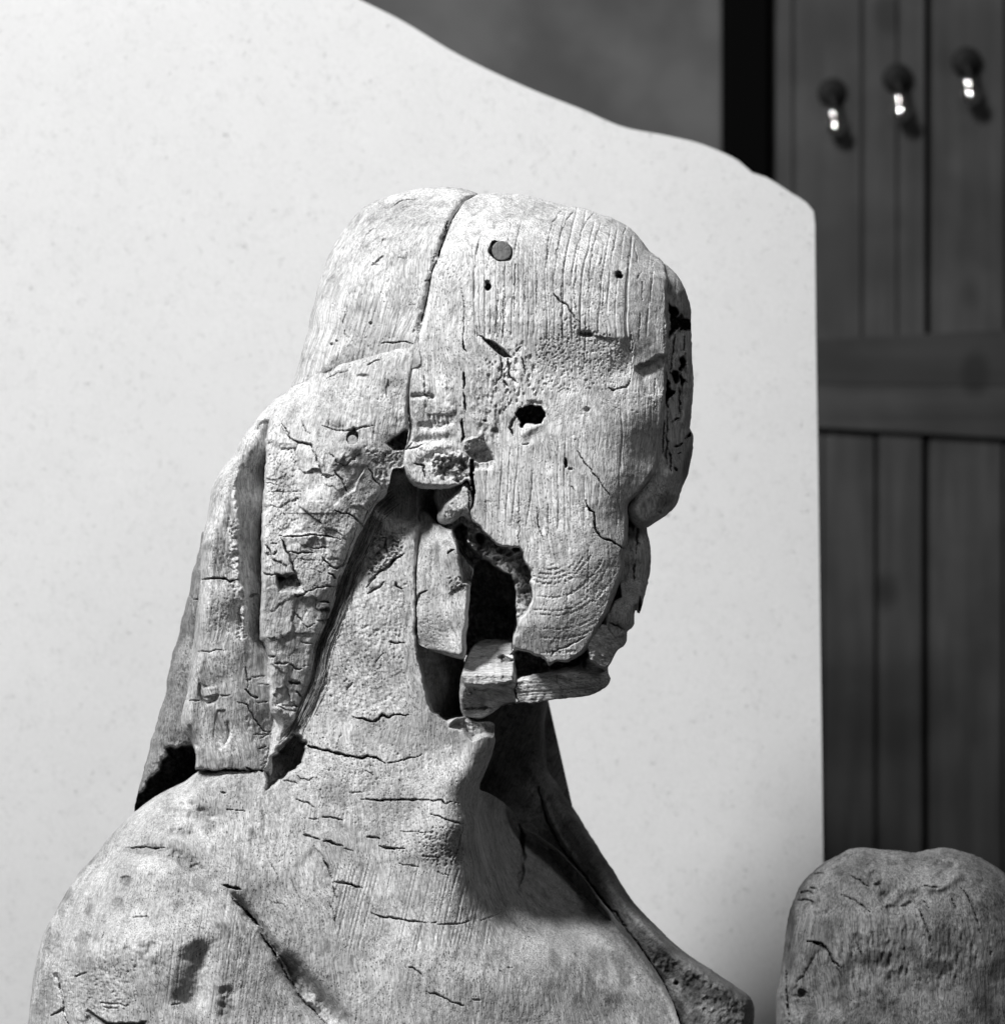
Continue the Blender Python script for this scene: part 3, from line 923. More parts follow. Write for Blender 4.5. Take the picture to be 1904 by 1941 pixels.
# holes
hd.pit(*ZB([(80, 915)])[0], 6.6, 8.0, 60, 20, 3)
hd.pit(*ZB([(70, 880)])[0], 4, 5, 30, 20, 3)
hd.pit(*ZB([(1097, 815)])[0], 7.2, 8.0, 34, 0, 2)
hd.pit(*ZB([(1115, 832)])[0], 5, 5, 24, 0, 2)
hd.pit(*ZC([(1860, 345)])[0], 7.0, 5.5, 11, 0, 1.6)
hd.pit(*ZC([(1662, 855)])[0], 3.6, 9.5, 40, -4, 3)
hd.pit(*ZC([(1705, 905)])[0], 4.0, 3, 9, 0, 2)
hd.crack(ZC([(1715, 1070), (1745, 1110)]), 2.4, 8)
hd.crack(ZC([(1250, 665), (1280, 675), (1315, 662)]), 2.6, 8)
hd.pit(*ZC([(905, 452)])[0], 3.4, 3, 14, 0, 2)
# eye cavity
hd.stroke(ZC([(1230, 360), (1330, 290), (1430, 290), (1480, 350)]), 5, -8, .8)
hd.setto(ZC([(1205, 410), (1250, 345), (1330, 315), (1420, 330), (1465, 400), (1425, 465), (1340, 470), (1255, 505), (1235, 460)]), 40, 3.0, 4.5, 30)
hd.crack(ZC([(1215, 400), (1160, 450), (1130, 520), (1175, 590)]), 5, 24)
hd.stroke(ZC([(1200, 600), (1350, 520), (1480, 480)]), 9, 5)
hd.stroke(ZC([(1260, 300), (1400, 280), (1500, 320)]), 6, 4)
# brow end facet at the right, facing down
hd.shelf(ZB([(1200, 1545), (1300, 1500), (1400, 1440), (1482, 1425)]), -17, 42, 1, 11)
# peg holes
px_, py_ = ZB([(178, 640)])[0]
hd.pit(px_, py_, 20.5, 20.5, 30, 0, 6)
# temple lock (raised curls beside the seam)
for l, w_, a_ in [(ZC([(330, 0), (350, 180), (330, 330)]), 8, 6), (ZC([(520, 20), (560, 200), (600, 420)]), 11, 6), (ZC([(250, 480), (430, 510), (600, 470)]), 7, -9), (ZC([(200, 640), (420, 640), (640, 600)]), 8, -7),
                  (ZC([(190, 230), (330, 215), (450, 240)]), 4, -10), (ZC([(800, 340), (850, 520), (870, 640)]), 7, 5), (ZC([(960, 300), (1000, 560)]), 6, 5),
                  (ZC([(200, 850), (420, 700), (640, 690)]), 12, 7), (ZC([(420, 900), (640, 830)]), 7, 6)]:
    hd.stroke(l, w_, a_, .6)
hd.crack(ZC([(215, 660), (160, 720), (240, 705), (330, 670)]), 2.6, 10, wob=2)
hd.crack(ZC([(330, 20), (335, 200), (380, 240)]), 3, 9, wob=1.5)
hd.crack(ZC([(230, 850), (330, 880), (340, 1000)]), 4, 15, wob=3)
for x_ in range(300, 700, 34):
    hd.stroke(ZC([(x_, 700 + (x_ % 5) * 20), (x_ + 30, 800), (x_ + 26, 900 - (x_ % 7) * 8)]), 3.5, -6, .5)
for x_ in range(380, 620, 40):
    hd.stroke(ZC([(x_, 380), (x_ + 20, 500)]), 3.2, -6, .5)
hd.rough(ZC([(190, 650), (700, 640), (760, 1000), (400, 1060), (180, 1000)]), 5, 11, 8, (1, 1.8))
hd.rough(ZC([(190, 180), (680, 240), (690, 640), (190, 620)]), 6, 10, 12, (1, 2.4))
# facet under temple: faces down and right
hd.setto(ZC([(700, 650), (790, 610), (900, 610), (985, 830), (860, 840), (750, 790), (690, 720)]), lambda X, Y: 214 - 0.75 * (Y - 830) - 0.28 * (X - 880), 4, 3, 8)
hd.setto(ZC([(420, 780), (640, 740), (745, 800), (740, 980), (650, 1040), (430, 960)]), lambda X, Y: 190 - 0.55 * (Y - 870), 8, 6, 16)
hd.lower(ZC([(792, 840), (990, 835), (980, 900), (830, 900)]), -10, 6)
# cheek edges: rotted band around the cavity
hd.blot(*ZB([(850, 1285)])[0], 20, 8, .45)
hd.blot(*ZC([(590, 870)])[0], 36, 16, .35)
hd.blot(*ZC([(860, 760)])[0], 28, 16, .5)
hd.blot(*ZC([(990, 520)])[0], 8, 14, .4)
hd.blot(*ZC([(1035, 360)])[0], 7, 9, .4)
hd.blot(*ZB([(1350, 1510)])[0], 36, 10, .5, -14)
hd.blot(*ZB([(1430, 1640)])[0], 9, 18, .4)
hd.blot(*ZK([(360, 780)])[0], 16, 12, .45, -30)
FIG_PARTS.append(hd.build('face_block', M_head, fig, 250))

# ---- worn nose and brow ridge at the front of the face (behind the side plate)
nose_out = (ZB([(1440, 715), (1470, 740), (1560, 830), (1620, 930), (1660, 1050), (1672, 1230), (1672, 1400), (1685, 1650)])
            + ZK([(632, 250), (620, 420), (611, 500), (632, 532), (634, 620), (605, 760), (570, 850), (535, 960), (480, 1020), (420, 1060), (350, 1100), (300, 1100), (230, 1000), (330, 800), (390, 640), (400, 300)])
            + ZB([(1380, 1300), (1380, 1000), (1400, 820)]))
ns = Piece(nose_out, [(1285, 540, 60), (1290, 620, 52), (1280, 700, 58), (1300, 700, 40), (1290, 800, 52), (1280, 850, 70), (1265, 900, 108), (1270, 930, 84), (1240, 970, 98), (1262, 600, 70), (1262, 760, 70), (1240, 900, 112), (1300, 860, 46)],
           edge=[(1311, 620, -10), (1311, 800, -10), (1310, 850, -15), (1280, 950, -10), (1225, 1000, 20), (1260, 500, 20), (1250, 700, 40), (1250, 560, 40)],
           radius=[(1311, 620, 26), (1311, 800, 18), (1310, 850, 26), (1280, 950, 34), (1225, 1000, 20), (1260, 500, 30), (1250, 700, 8)], res=1.4, ragged=0.8, seed=9)
ns.worn(5, 40); ns.grain(0, 1.6, 4, 60)
ns.rough(ZB([(1480, 1040), (1680, 1100), (1690, 1800), (1480, 1850)]), 16, 10, 6, (0.6, 3))
ns.setto(ZB([(1495, 1055), (1560, 1090), (1570, 1200), (1540, 1290), (1500, 1340), (1510, 1150)]), -56, 4, 5, 26)
ns.setto(ZB([(1560, 1150), (1600, 1130), (1650, 1180), (1660, 1230), (1620, 1260), (1570, 1270)]), -64, 4, 5, 26)
ns.setto(ZB([(1580, 1480), (1605, 1450), (1600, 1560), (1575, 1580)]), -32, 4, 5, 12)
ns.setto(ZB([(1530, 1600), (1565, 1590), (1560, 1650), (1535, 1680)]), -32, 4, 5, 10)
ns.setto(ZB([(1590, 1600), (1615, 1660), (1600, 1680), (1575, 1620)]), -24, 4, 5, 10)
ns.setto(ZB([(1470, 1580), (1490, 1700), (1530, 1730), (1490, 1790), (1500, 1850), (1470, 1790)]), -48, 4, 5, 12)
ns.setto(ZK([(585, 575), (590, 545), (612, 530), (606, 560)]), -40, 4, 5)
ns.crack(ZK([(570, 590), (545, 610), (520, 615)]), 5, 30)
for l in [ZB([(1540, 1280), (1520, 1440), (1500, 1600)]), ZB([(1620, 1300), (1600, 1420)]), ZK([(500, 470), (545, 440)]), ZK([(490, 640), (500, 760)]), ZK([(535, 660), (560, 650)]), ZK([(515, 740), (535, 755)]),
          ZB([(1570, 1700), (1580, 1904)]), ZK([(455, 440), (450, 660)]), ZK([(478, 400), (470, 720)])]:
    ns.crack(l, 3.6, 22, wob=1.5)
ns.stroke(ZK([(590, 300), (575, 420), (565, 520)]), 7, 12)
ns.stroke(ZB([(1640, 1350), (1640, 1600)]), 5, 14)
ns.rough(ZK([(400, 880), (500, 820), (540, 900), (440, 1040), (380, 980)]), 8, 6, 6)
ns.pit(*ZK([(430, 1005)])[0], 4, 4, 16)
ns.blot(*ZB([(1560, 1120)])[0], 28, 16, .4)
ns.blot(*ZB([(1500, 930)])[0], 10, 30, .35)
ns.blot(*ZK([(480, 930)])[0], 30, 18, .45, -30)
ns.blot(*ZK([(600, 700)])[0], 8, 40, .45, 12)
FIG_PARTS.append(ns.build('nose_ridge', M_head, fig, 130))

# ---- lips strip
lip_out = (ZK([(300, 860), (370, 780), (420, 760), (440, 830), (395, 930), (360, 1030), (352, 1100), (370, 1180), (378, 1290), (370, 1380), (345, 1500), (320, 1590), (301, 1625), (292, 1580), (284, 1600), (275, 1690), (235, 1722), (228, 1790), (214, 1808),
               (150, 1780), (90, 1720), (80, 1600), (150, 1300), (180, 1000), (200, 860)]))
lp = Piece(lip_out, [(1200, 940, 30), (1225, 960, 10), (1205, 1000, 24), (1215, 1060, 36), (1200, 1060, 44), (1200, 1120, 70), (1215, 1110, 44), (1178, 1160, 142), (1188, 1180, 130), (1178, 1205, 126), (1150, 1190, 150), (1170, 1100, 30)],
           edge=[(1230, 1050, -20), (1205, 1160, 0), (1190, 1200, 10), (1240, 900, -20), (1150, 1100, -20)], radius=[(1230, 1050, 22), (1205, 1165, 12), (1190, 1200, 16), (1160, 1190, 16), (1240, 900, 20)], res=1.4, ragged=0.8, seed=12)
lp.worn(4, 30); lp.grain(0, 2.6, 4.5, 60)
lp.crack(ZD([(1640, 90), (1650, 200), (1645, 320)]), 4, 22)
lp.crack(ZD([(1690, 60), (1680, 250), (1665, 490)]), 4, 20)
lp.crack(ZD([(1655, 560), (1650, 680)]), 3.4, 20)
lp.pit(*ZD([(1622, 262)])[0], 7, 8, 26)
lp.setto(ZD([(1550, 660), (1560, 800), (1510, 830), (1470, 920), (1490, 850), (1530, 760)]), -40, 3, 1)
lp.setto(ZD([(1700, 800), (1712, 860), (1685, 930), (1680, 880)]), -10, 2, 1)
lp.crack(ZD([(1470, 990), (1530, 1010), (1580, 1040), (1620, 1050)]), 3.4, 20)
lp.stroke(ZD([(1510, 850), (1560, 830), (1620, 840)]), 6, 10)
lp.rough(ZD([(1480, 860), (1660, 840), (1640, 1040), (1480, 1000)]), 6, 7, 6)
lp.blot(*ZK([(320, 960)])[0], 18, 50, .5, 14)
lp.blot(*ZK([(260, 1120)])[0], 10, 40, .35)
FIG_PARTS.append(lp.build('lips', M_lock, fig, 120))

# ---- core of the head with the deep rotted cavity
core_out = ZD([(200, 60), (260, -50), (520, -80), (1000, 60), (1400, 100), (1500, 500), (1480, 900), (1380, 1100), (1100, 1190), (800, 1200), (770, 1320), (520, 1300), (450, 1230), (300, 1120), (200, 500), (240, 250)])
co = Piece(core_out, [(900, 960, 112), (1000, 1000, 118), (960, 1050, 112), (1000, 1150, 105), (985, 1200, 100), (860, 1000, 90), (870, 1150, 40), (1080, 1100, 60), (900, 1240, 30)], edge=0, radius=10, res=1.6, ragged=0.5, seed=14)
co.worn(6, 30)
co.rough(ZD([(400, 200), (900, 250), (1000, 900), (950, 1100), (750, 1000), (700, 600), (420, 500)]), 34, 13, 8)
hole = ZD([(515, 520), (600, 545), (700, 620), (765, 640), (775, 700), (800, 760), (800, 900), (812, 1000), (780, 1080), (775, 1180), (640, 1290), (430, 1290), (440, 1000), (460, 720)])
co.setto(hole, -270, 4, 2, 20)
co.setto(ZD([(400, 280), (440, 300), (430, 400), (480, 450), (540, 520), (500, 600), (360, 400), (350, 300)]), -120, 6, 2, 20)
co.pit(*ZD([(790, 690)])[0], 8, 8, 45); co.pit(*ZD([(545, 380)])[0], 10, 12, 70); co.pit(*ZD([(800, 460)])[0], 8, 5, 30)
co.stroke(ZD([(430, 300), (450, 400), (520, 460)]), 5, 26)
co.blot(*ZD([(660, 480)])[0], 40, 30, .55)
co.blot(*ZD([(850, 620)])[0], 20, 50, .5)
FIG_PARTS.append(co.build('rotted_core', M_strand, fig, 310))

# ---- crown cap left of the seam
crown_out = (ZA([(1590, 192), (1540, 165), (1440, 135), (1300, 130), (1170, 140), (1000, 170), (870, 210), (690, 290), (560, 430), (450, 600), (370, 800), (300, 1050), (240, 1300), (200, 1450), (150, 1620), (125, 1710)])
             + [(600, 745), (700, 720), (800, 700)] + [(800, 640), (815, 580), (828, 520), (845, 470), (868, 410), (890, 382)])
cr = Piece(crown_out, [(880, 400, 120), (850, 470, 172), (825, 550, 186), (800, 640, 196), (780, 700, 196), (760, 400, 80), (760, 470, 140), (740, 560, 172), (720, 660, 180), (680, 460, 95), (650, 560, 120), (630, 660, 135), (610, 720, 130), (700, 720, 160)],
           edge=[(906, 368, 40), (800, 356, 10), (690, 392, 0), (630, 470, 0), (590, 600, 10), (560, 720, 10), (830, 500, 150), (800, 640, 150)],
           radius=[(906, 368, 60), (800, 356, 90), (690, 392, 110), (630, 470, 110), (590, 600, 100), (560, 720, 90), (830, 500, 8), (800, 640, 8), (870, 400, 20)], res=1.45, ragged=0.6, seed=21)
cr.worn(5, 90); cr.grain(-14, 0.9, 4, 70)
cr.rings([(600, 500), (700, 420), (800, 420), (800, 650), (580, 700)], lambda X, Y: X + Y * .26, 9, 1.8, 0.16)
seam = ZA([(1455, 290), (1400, 400), (1330, 510), (1280, 690), (1235, 810), (1205, 960), (1180, 1080), (1140, 1190), (1100, 1330)])
cr.stroke(seam, 6, -16, .8)
cr.crack(ZA([(1325, 560), (1300, 640), (1280, 700)]), 7, 45)
cr.crack(ZA([(1350, 390), (1320, 500)]), 3, 14); cr.crack(ZA([(1225, 780), (1235, 830)]), 4, 20); cr.crack(ZA([(1170, 870), (1215, 868)]), 3, 12)
cr.rough(ZA([(1400, 330), (1470, 300), (1340, 620), (1260, 900), (1190, 1180), (1110, 1330), (1080, 1300), (1160, 1080), (1220, 740), (1300, 480)]), 12, 6, 4)
cr.crack(ZA([(810, 1355), (920, 1352), (1030, 1345), (1080, 1365)]), 2.6, 12)
cr.crack(ZA([(930, 280), (980, 245), (1050, 232), (1110, 230)]), 2.8, 7)
cr.crack(ZA([(980, 300), (1080, 275), (1160, 268)]), 2.0, 5)
cr.crack(ZA([(770, 460), (720, 500), (680, 570), (675, 640)]), 2.0, 5)
cr.crack(ZA([(545, 1110), (530, 1200), (545, 1290), (580, 1310)]), 2.4, 6)
cr.crack(ZA([(450, 1040), (455, 1130)]), 2.0, 5)
cr.crack(ZA([(960, 680), (1040, 690)]), 2.2, 6); cr.crack(ZA([(1050, 1055), (1105, 1060)]), 2, 5)
cr.shelf(ZA([(810, 580), (825, 535), (870, 528)]), -6, 14, 1)
cr.shelf(ZA([(750, 740), (790, 700), (860, 665)]), -6, 16, 1); cr.crack(ZA([(750, 742), (810, 748)]), 2.6, 7)
cr.shelf(ZA([(715, 800), (760, 820)]), -5, 10, -1)
cr.pits(ZA([(400, 820), (900, 820), (900, 1400), (300, 1400)]), 150, (1.1, 2.4), (2, 6), 1.3)
cr.pit(*ZA([(745, 1200)])[0], 4, 3.5, 10); cr.pit(*ZA([(480, 1340)])[0], 3.4, 3, 10); cr.pit(*ZA([(440, 1365)])[0], 4, 4, 10)
cr.blot(*ZA([(950, 270)])[0], 26, 8, .25, -10); cr.blot(*ZA([(1290, 265)])[0], 24, 8, .25); cr.blot(*ZA([(760, 390)])[0], 12, 7, .3, -35)
cr.blot(*ZA([(850, 545)])[0], 9, 6, .25); cr.blot(*ZA([(610, 400)])[0], 10, 20, .25, 35); cr.blot(*ZA([(430, 960)])[0], 14, 30, .18)
FIG_PARTS.append(cr.build('crown', M_crown, fig, 130))

# ---- main hair lock plate
lock_out = ([(553, 733)] + ZA([(190, 1670), (280, 1620), (500, 1530), (740, 1455), (900, 1425), (1000, 1390), (1080, 1365)]) + [(786, 690), (778, 730), (774, 775)]
            + ZC([(178, 380), (190, 500), (170, 640), (140, 780), (135, 880), (40, 900)])
            + ZE([(1770, 880), (1700, 950), (1620, 1090), (1540, 1270), (1460, 1480), (1400, 1680), (1310, 1880)])
            + ZF([(1305, 300), (1285, 520), (1230, 660), (1150, 830), (1060, 960), (1010, 900), (1040, 800), (998, 690), (990, 400), (950, 230)])
            + ZE([(932, 1850), (937, 1500), (942, 1100), (962, 700), (984, 420), (1010, 340), (1080, 240)]))
lk = Piece(lock_out, [(700, 700, 182), (760, 720, 200), (620, 730, 150), (570, 760, 120), (530, 830, 140), (640, 800, 185), (740, 820, 190), (530, 950, 160), (620, 950, 176), (700, 930, 158), (530, 1100, 165), (620, 1060, 152),
                      (540, 1250, 144), (590, 1200, 134), (540, 1350, 128), (560, 1330, 116), (540, 1400, 105)],
           edge=[(553, 733, 60), (640, 695, 150), (770, 660, 188), (774, 800, 170), (760, 890, 170), (700, 960, 120), (640, 1110, 110), (580, 1330, 80), (520, 1400, 60), (508, 1300, 110), (494, 1100, 130), (500, 850, 120), (520, 780, 90)],
           radius=[(553, 733, 60), (640, 695, 12), (770, 660, 8), (774, 800, 8), (760, 890, 14), (700, 960, 24), (640, 1110, 22), (580, 1330, 22), (520, 1400, 16), (508, 1300, 10), (494, 1100, 8), (500, 850, 8), (520, 780, 30)],
           res=1.45, ragged=0.9, seed=31)
lk.worn(7, 60); lk.grain(-6, 0.8, 4.5, 60)
lk.rings([(560, 740), (740, 700), (760, 830), (540, 830)], lambda X, Y: X + Y * .1, 8, 1.6, 0.16)
area = ZE([(1000, 700), (1300, 560), (1500, 700), (1700, 950), (1540, 1270), (1400, 1600), (1280, 1850), (980, 1850), (960, 1200)])
lk.plates(area, 5.5, 46, 18, 1.1, 1.2)
lk.rough(area, 2, 9, 16)
for l, w_, d_ in [([(1070, 395), (1110, 440), (1130, 490), (1180, 525), (1275, 540), (1310, 620), (1345, 730), (1380, 760), (1430, 740)], 3.2, 12),
                  ([(1215, 380), (1240, 450), (1280, 465)], 2.5, 9), ([(1430, 715), (1480, 770), (1520, 860)], 3.4, 13), ([(1650, 680), (1700, 780), (1750, 830)], 2.6, 10),
                  ([(1350, 410), (1440, 440), (1530, 440), (1690, 410)], 3.4, 10), ([(1395, 590), (1450, 660), (1500, 680), (1600, 600)], 3.2, 9),
                  ([(1410, 980), (1520, 1000), (1600, 1060), (1640, 1100)], 3.0, 14), ([(1060, 1150), (1200, 1155), (1290, 1140), (1380, 1150), (1470, 1175)], 3.4, 16),
                  ([(1070, 1165), (1100, 1230), (1130, 1280), (1155, 1380), (1190, 1460), (1240, 1530)], 5.0, 20), ([(1130, 1262), (1290, 1262)], 4.0, 16), ([(1270, 1232), (1385, 1232)], 3, 12), ([(1190, 1310), (1300, 1310)], 2, 8),
                  ([(970, 1210), (1010, 1280), (1050, 1250)], 3, 12), ([(1000, 1200), (1050, 1205)], 2, 8), ([(945, 1395), (1000, 1415), (1030, 1412)], 3, 12), ([(960, 800), (1050, 800)], 2, 6), ([(990, 850), (1225, 855)], 2.0, 7),
                  ([(1350, 1295), (1400, 1350), (1440, 1370), (1530, 1330)], 4, 16), ([(1180, 1560), (1240, 1530), (1310, 1500), (1450, 1490)], 3, 12), ([(1390, 1400), (1440, 1440)], 4, 14),
                  ([(1160, 1660), (1210, 1720), (1240, 1770), (1300, 1740)], 2.5, 8), ([(1330, 1650), (1400, 1655)], 8, 20), ([(1330, 1590), (1400, 1600)], 5, 14), ([(1315, 1720), (1400, 1710)], 3, 12), ([(1180, 520), (1150, 640), (1170, 680)], 1.8, 5)]:
    lk.crack(ZE(l), w_, d_, wob=1.6)
lk.shelf(ZE([(1070, 395), (1130, 490), (1275, 540), (1345, 730), (1430, 740)]), -8, 40, 1)
lk.shelf(ZE([(1650, 680), (1560, 830), (1420, 960)]), -9, 30, 1)
lk.shelf(ZE([(1050, 1150), (1290, 1130), (1480, 1180)]), -7, 30, -1)
lk.shelf(ZE([(1000, 560), (1180, 560), (1190, 1050)]), -5, 60, 1)
lk.lower(ZE([(980, 520), (1170, 560), (1200, 1080), (1060, 1140), (970, 1000)]), -6, 14)
lk.setto(ZE([(1040, 1400), (1160, 1420), (1230, 1520), (1150, 1520), (1050, 1520)]), lambda X, Y: 162 - 0.9 * (1130 - Y), 8, 5, 12)
lk.stroke(ZE([(1360, 400), (1440, 425), (1520, 425)]), 10, -7); lk.stroke(ZE([(1420, 620), (1480, 650)]), 18, 9)
lk.stroke(ZE([(1600, 500), (1500, 620), (1640, 740)]), 22, 8)
lk.pits(ZE([(980, 520), (1180, 560), (1200, 1100), (970, 1100)]), 360, (1.4, 2.6), (2.5, 6), 1.8, 10)
lk.pits(ZE([(1200, 750), (1700, 750), (1600, 1150), (1150, 1400)]), 320, (1.1, 2.2), (2, 5), 1.4)
lk.pits(ZE([(1200, 1300), (1480, 1300), (1400, 1500), (1200, 1500)]), 160, (1.2, 2.2), (2, 5), 1.4)
lk.pits(ZA([(400, 1700), (1000, 1600), (1000, 1900), (200, 1900)]), 120, (1.1, 2.2), (2, 5), 1.4)
lk.crack(ZA([(400, 1630), (470, 1600), (560, 1570)]), 2, 5); lk.crack(ZA([(720, 1525), (770, 1500), (820, 1485)]), 2.6, 7)
lk.pit(*ZA([(880, 1720)])[0], 5, 20, 6, 4, 1.5); lk.pit(*ZA([(680, 1615)])[0], 12, 5, 6)
lk.blot(*ZA([(890, 1730)])[0], 5, 18, .3, 4); lk.blot(*ZA([(690, 1612)])[0], 13, 5, .35); lk.blot(*ZE([(1150, 330)])[0], 14, 14, .3)
lk.blot(*ZE([(1100, 1450)])[0], 18, 16, .6); lk.blot(*ZE([(1100, 1190)])[0], 8, 12, .5); lk.blot(*ZE([(1080, 800)])[0], 26, 60, .25)
lk.blot(*ZE([(1470, 890)])[0], 16, 13, .3); lk.blot(*ZE([(1455, 1025)])[0], 8, 7, .35); lk.blot(*ZE([(1385, 1020)])[0], 8, 14, .3)
lk.setto(ZE([(1780, 530), (1830, 490), (1904, 440), (1930, 480), (1904, 560), (1830, 570)]), 120, 4, 2, 22)
lk.rough(ZE([(1640, 560), (1904, 560), (1904, 900), (1740, 850)]), 10, 8, 8)
for l, w_, d_ in [([(1030, 372), (1130, 372)], 4, 14), ([(1130, 380), (1170, 412), (1215, 412)], 4, 14), ([(1120, 490), (1170, 510), (1200, 500)], 6, 18), ([(1170, 560), (1210, 610)], 4, 14), ([(1210, 230), (1290, 245)], 3, 10), ([(1080, 660), (1190, 660)], 3, 9),
                  ([(985, 330), (1030, 325)], 5, 20), ([(1040, 660), (1100, 690), (1200, 690)], 2.5, 8)]:
    lk.crack(ZF(l), w_, d_, wob=1.6)
lk.stroke(ZF([(1030, 640), (1120, 720), (1190, 740)]), 12, 10); lk.stroke(ZF([(1010, 560), (1060, 640)]), 12, 8)
lk.plates(ZF([(1000, 300), (1280, 300), (1200, 760), (1020, 700)]), 5, 34, 12, 1.2, 2)
ppx, ppy = ZE([(1553, 490)])[0]
lk.pit(ppx, ppy, 12.5, 15.5, 26, 0, 5)
FIG_PARTS.append(lk.build('hair_lock', M_lock, fig, 180))

# ---- outer strand with its sunk right flank
st_out = (ZE([(1150, 170), (1050, 215), (960, 300), (880, 400), (820, 470), (770, 580), (690, 680), (610, 820), (590, 920), (570, 1050), (548, 1150), (530, 1290), (525, 1450), (512, 1600), (490, 1800)])
          + ZF([(480, 230), (450, 450), (432, 600), (405, 800), (470, 900), (500, 990), (500, 1060), (498, 1086), (560, 1091), (640, 1104), (690, 1087), (820, 1097), (900, 1097), (950, 1094), (1000, 1130), (1012, 1090), (1012, 960), (1060, 900), (1080, 700), (1040, 300), (1030, 0)])
          + ZE([(1050, 1500), (1060, 1000), (1100, 400), (1180, 250)]))
sd_ = Piece(st_out, [(540, 770, 95), (480, 850, 112), (440, 900, 122), (430, 1000, 138), (470, 950, 104), (455, 1000, 134), (490, 1000, 58), (420, 1100, 146), (450, 1130, 142), (484, 1130, 72), (500, 1130, 60), (420, 1200, 150), (460, 1220, 140), (488, 1200, 84), (410, 1300, 152), (460, 1320, 142), (495, 1300, 112),
                     (420, 1400, 156), (480, 1400, 130), (510, 1380, 96), (430, 1460, 158), (490, 1460, 136), (495, 880, 62), (500, 820, 80), (515, 1420, 100), (440, 1520, 110)],
            edge=[(500, 775, 30), (440, 860, 10), (400, 930, 20), (380, 1050, 40), (365, 1200, 60), (350, 1400, 90), (371, 1450, 120), (400, 1459, 140), (440, 1461, 142), (480, 1461, 130), (515, 1450, 80), (510, 1100, 30)],
            radius=[(500, 775, 40), (440, 860, 40), (400, 930, 36), (380, 1050, 26), (365, 1200, 26), (350, 1400, 26), (371, 1445, 10), (400, 1459, 3), (440, 1461, 3), (490, 1461, 3), (515, 1450, 12), (510, 1100, 6)], res=1.5, ragged=0.7, seed=41)
sd_.worn(4, 60); sd_.grain(6, 1.0, 4, 80)
# ridge of torn wood between the two flanks
sd_.stroke(ZE([(790, 620), (770, 760), (760, 900), (790, 1050)]), 4, 7, 1.2)
sd_.stroke(ZE([(740, 1110), (770, 1250), (790, 1400), (820, 1600), (830, 1850)]), 7, 12, 1.2)
sd_.rough(ZE([(720, 1050), (820, 1050), (850, 1500), (850, 1850), (770, 1850), (740, 1400)]), 13, 6, 8)
sd_.rough(ZE([(830, 1450), (935, 1450), (935, 1850), (840, 1850)]), 10, 8, 8)
sd_.lower(ZE([(840, 460), (985, 380), (940, 1200), (930, 1450), (820, 1330), (790, 1000), (800, 640)]), -8, 8)
sd_.crack(ZE([(525, 1452), (580, 1440), (690, 1435), (730, 1455), (780, 1440)]), 4.6, 24)
sd_.crack(ZE([(850, 1560), (910, 1540)]), 3, 14)
sd_.crack(ZF([(495, 1085), (560, 1090), (640, 1103), (690, 1085), (820, 1095)]), 4, 26, taper=False)
sd_.crack(ZF([(835, 1082), (900, 1098), (945, 1093)]), 3.6, 22)
sd_.crack(ZF([(510, 295), (600, 295), (715, 285)]), 2, 6)
sd_.crack(ZF([(875, 465), (960, 462)]), 3, 14); sd_.crack(ZF([(830, 550), (870, 590), (925, 605)]), 3.4, 14); sd_.crack(ZF([(900, 640), (985, 632)]), 2.6, 12); sd_.crack(ZF([(840, 485), (875, 485)]), 2.4, 9); sd_.crack(ZF([(915, 515), (985, 518)]), 2, 8)
sd_.crack(ZF([(835, 400), (850, 520), (840, 560)]), 2.4, 9); sd_.crack(ZF([(780, 640), (840, 650), (900, 760), (950, 830), (1010, 830)]), 2.6, 10)
sd_.crack(ZF([(450, 620), (520, 625)]), 2.6, 9); sd_.crack(ZF([(670, 595), (730, 590)]), 2.4, 8)
# gouge marks of the chisel
def gouge(pc, pts, dep):
    s, m = pc.mask(pts, 4, 1)
    pc.h[s] -= dep * m
gouge(sd_, ZF([(520, 480), (545, 520), (600, 540), (665, 530), (665, 570), (640, 625), (570, 650), (535, 620), (520, 560)]), 2.5)
sd_.stroke(ZF([(525, 500), (530, 590), (570, 645), (640, 620)]), 3, -7)
sd_.stroke(ZF([(600, 530), (610, 600)]), 14, 7)
gouge(sd_, ZF([(640, 690), (700, 690), (725, 830), (700, 930), (640, 960), (610, 860)]), 3)
sd_.stroke(ZF([(712, 740), (722, 860), (690, 935)]), 3, -7)
sd_.stroke(ZF([(455, 780), (480, 870), (520, 960)]), 4, -12)
sd_.crack(ZF([(910, 955), (970, 935)]), 3, 14); sd_.crack(ZF([(885, 855), (1010, 860)]), 2.4, 8); sd_.crack(ZF([(930, 880), (1000, 840)]), 2.4, 8)
sd_.rough(ZF([(950, 940), (1015, 940), (1020, 1120), (960, 1220), (940, 1100)]), 16, 7, 6)
sd_.rough(ZF([(800, 620), (1010, 620), (1040, 1000), (860, 940)]), 6, 8, 12, (1, 2))
sd_.pits(ZE([(560, 1200), (740, 1200), (740, 1800), (540, 1800)]), 200, (1.0, 2.2), (2, 5), 1.5)
sd_.pits(ZE([(820, 500), (960, 500), (930, 1400), (800, 1300)]), 160, (1.0, 2.0), (1.5, 4), 1.8)
sd_.blot(*ZE([(890, 700)])[0], 18, 60, .3); sd_.blot(*ZE([(860, 1050)])[0], 20, 60, .35); sd_.blot(*ZE([(580, 1220)])[0], 10, 12, .35); sd_.blot(*ZE([(880, 1650)])[0], 10, 40, .4)
sd_.blot(*ZF([(880, 100)])[0], 10, 40, .45); sd_.blot(*ZF([(940, 380)])[0], 9, 20, .4); sd_.blot(*ZF([(670, 820)])[0], 12, 30, .22); sd_.blot(*ZF([(930, 740)])[0], 14, 22, .3); sd_.blot(*ZF([(580, 1150)])[0], 16, 12, .35)
FIG_PARTS.append(sd_.build('hair_strand', M_strand, fig, 150))

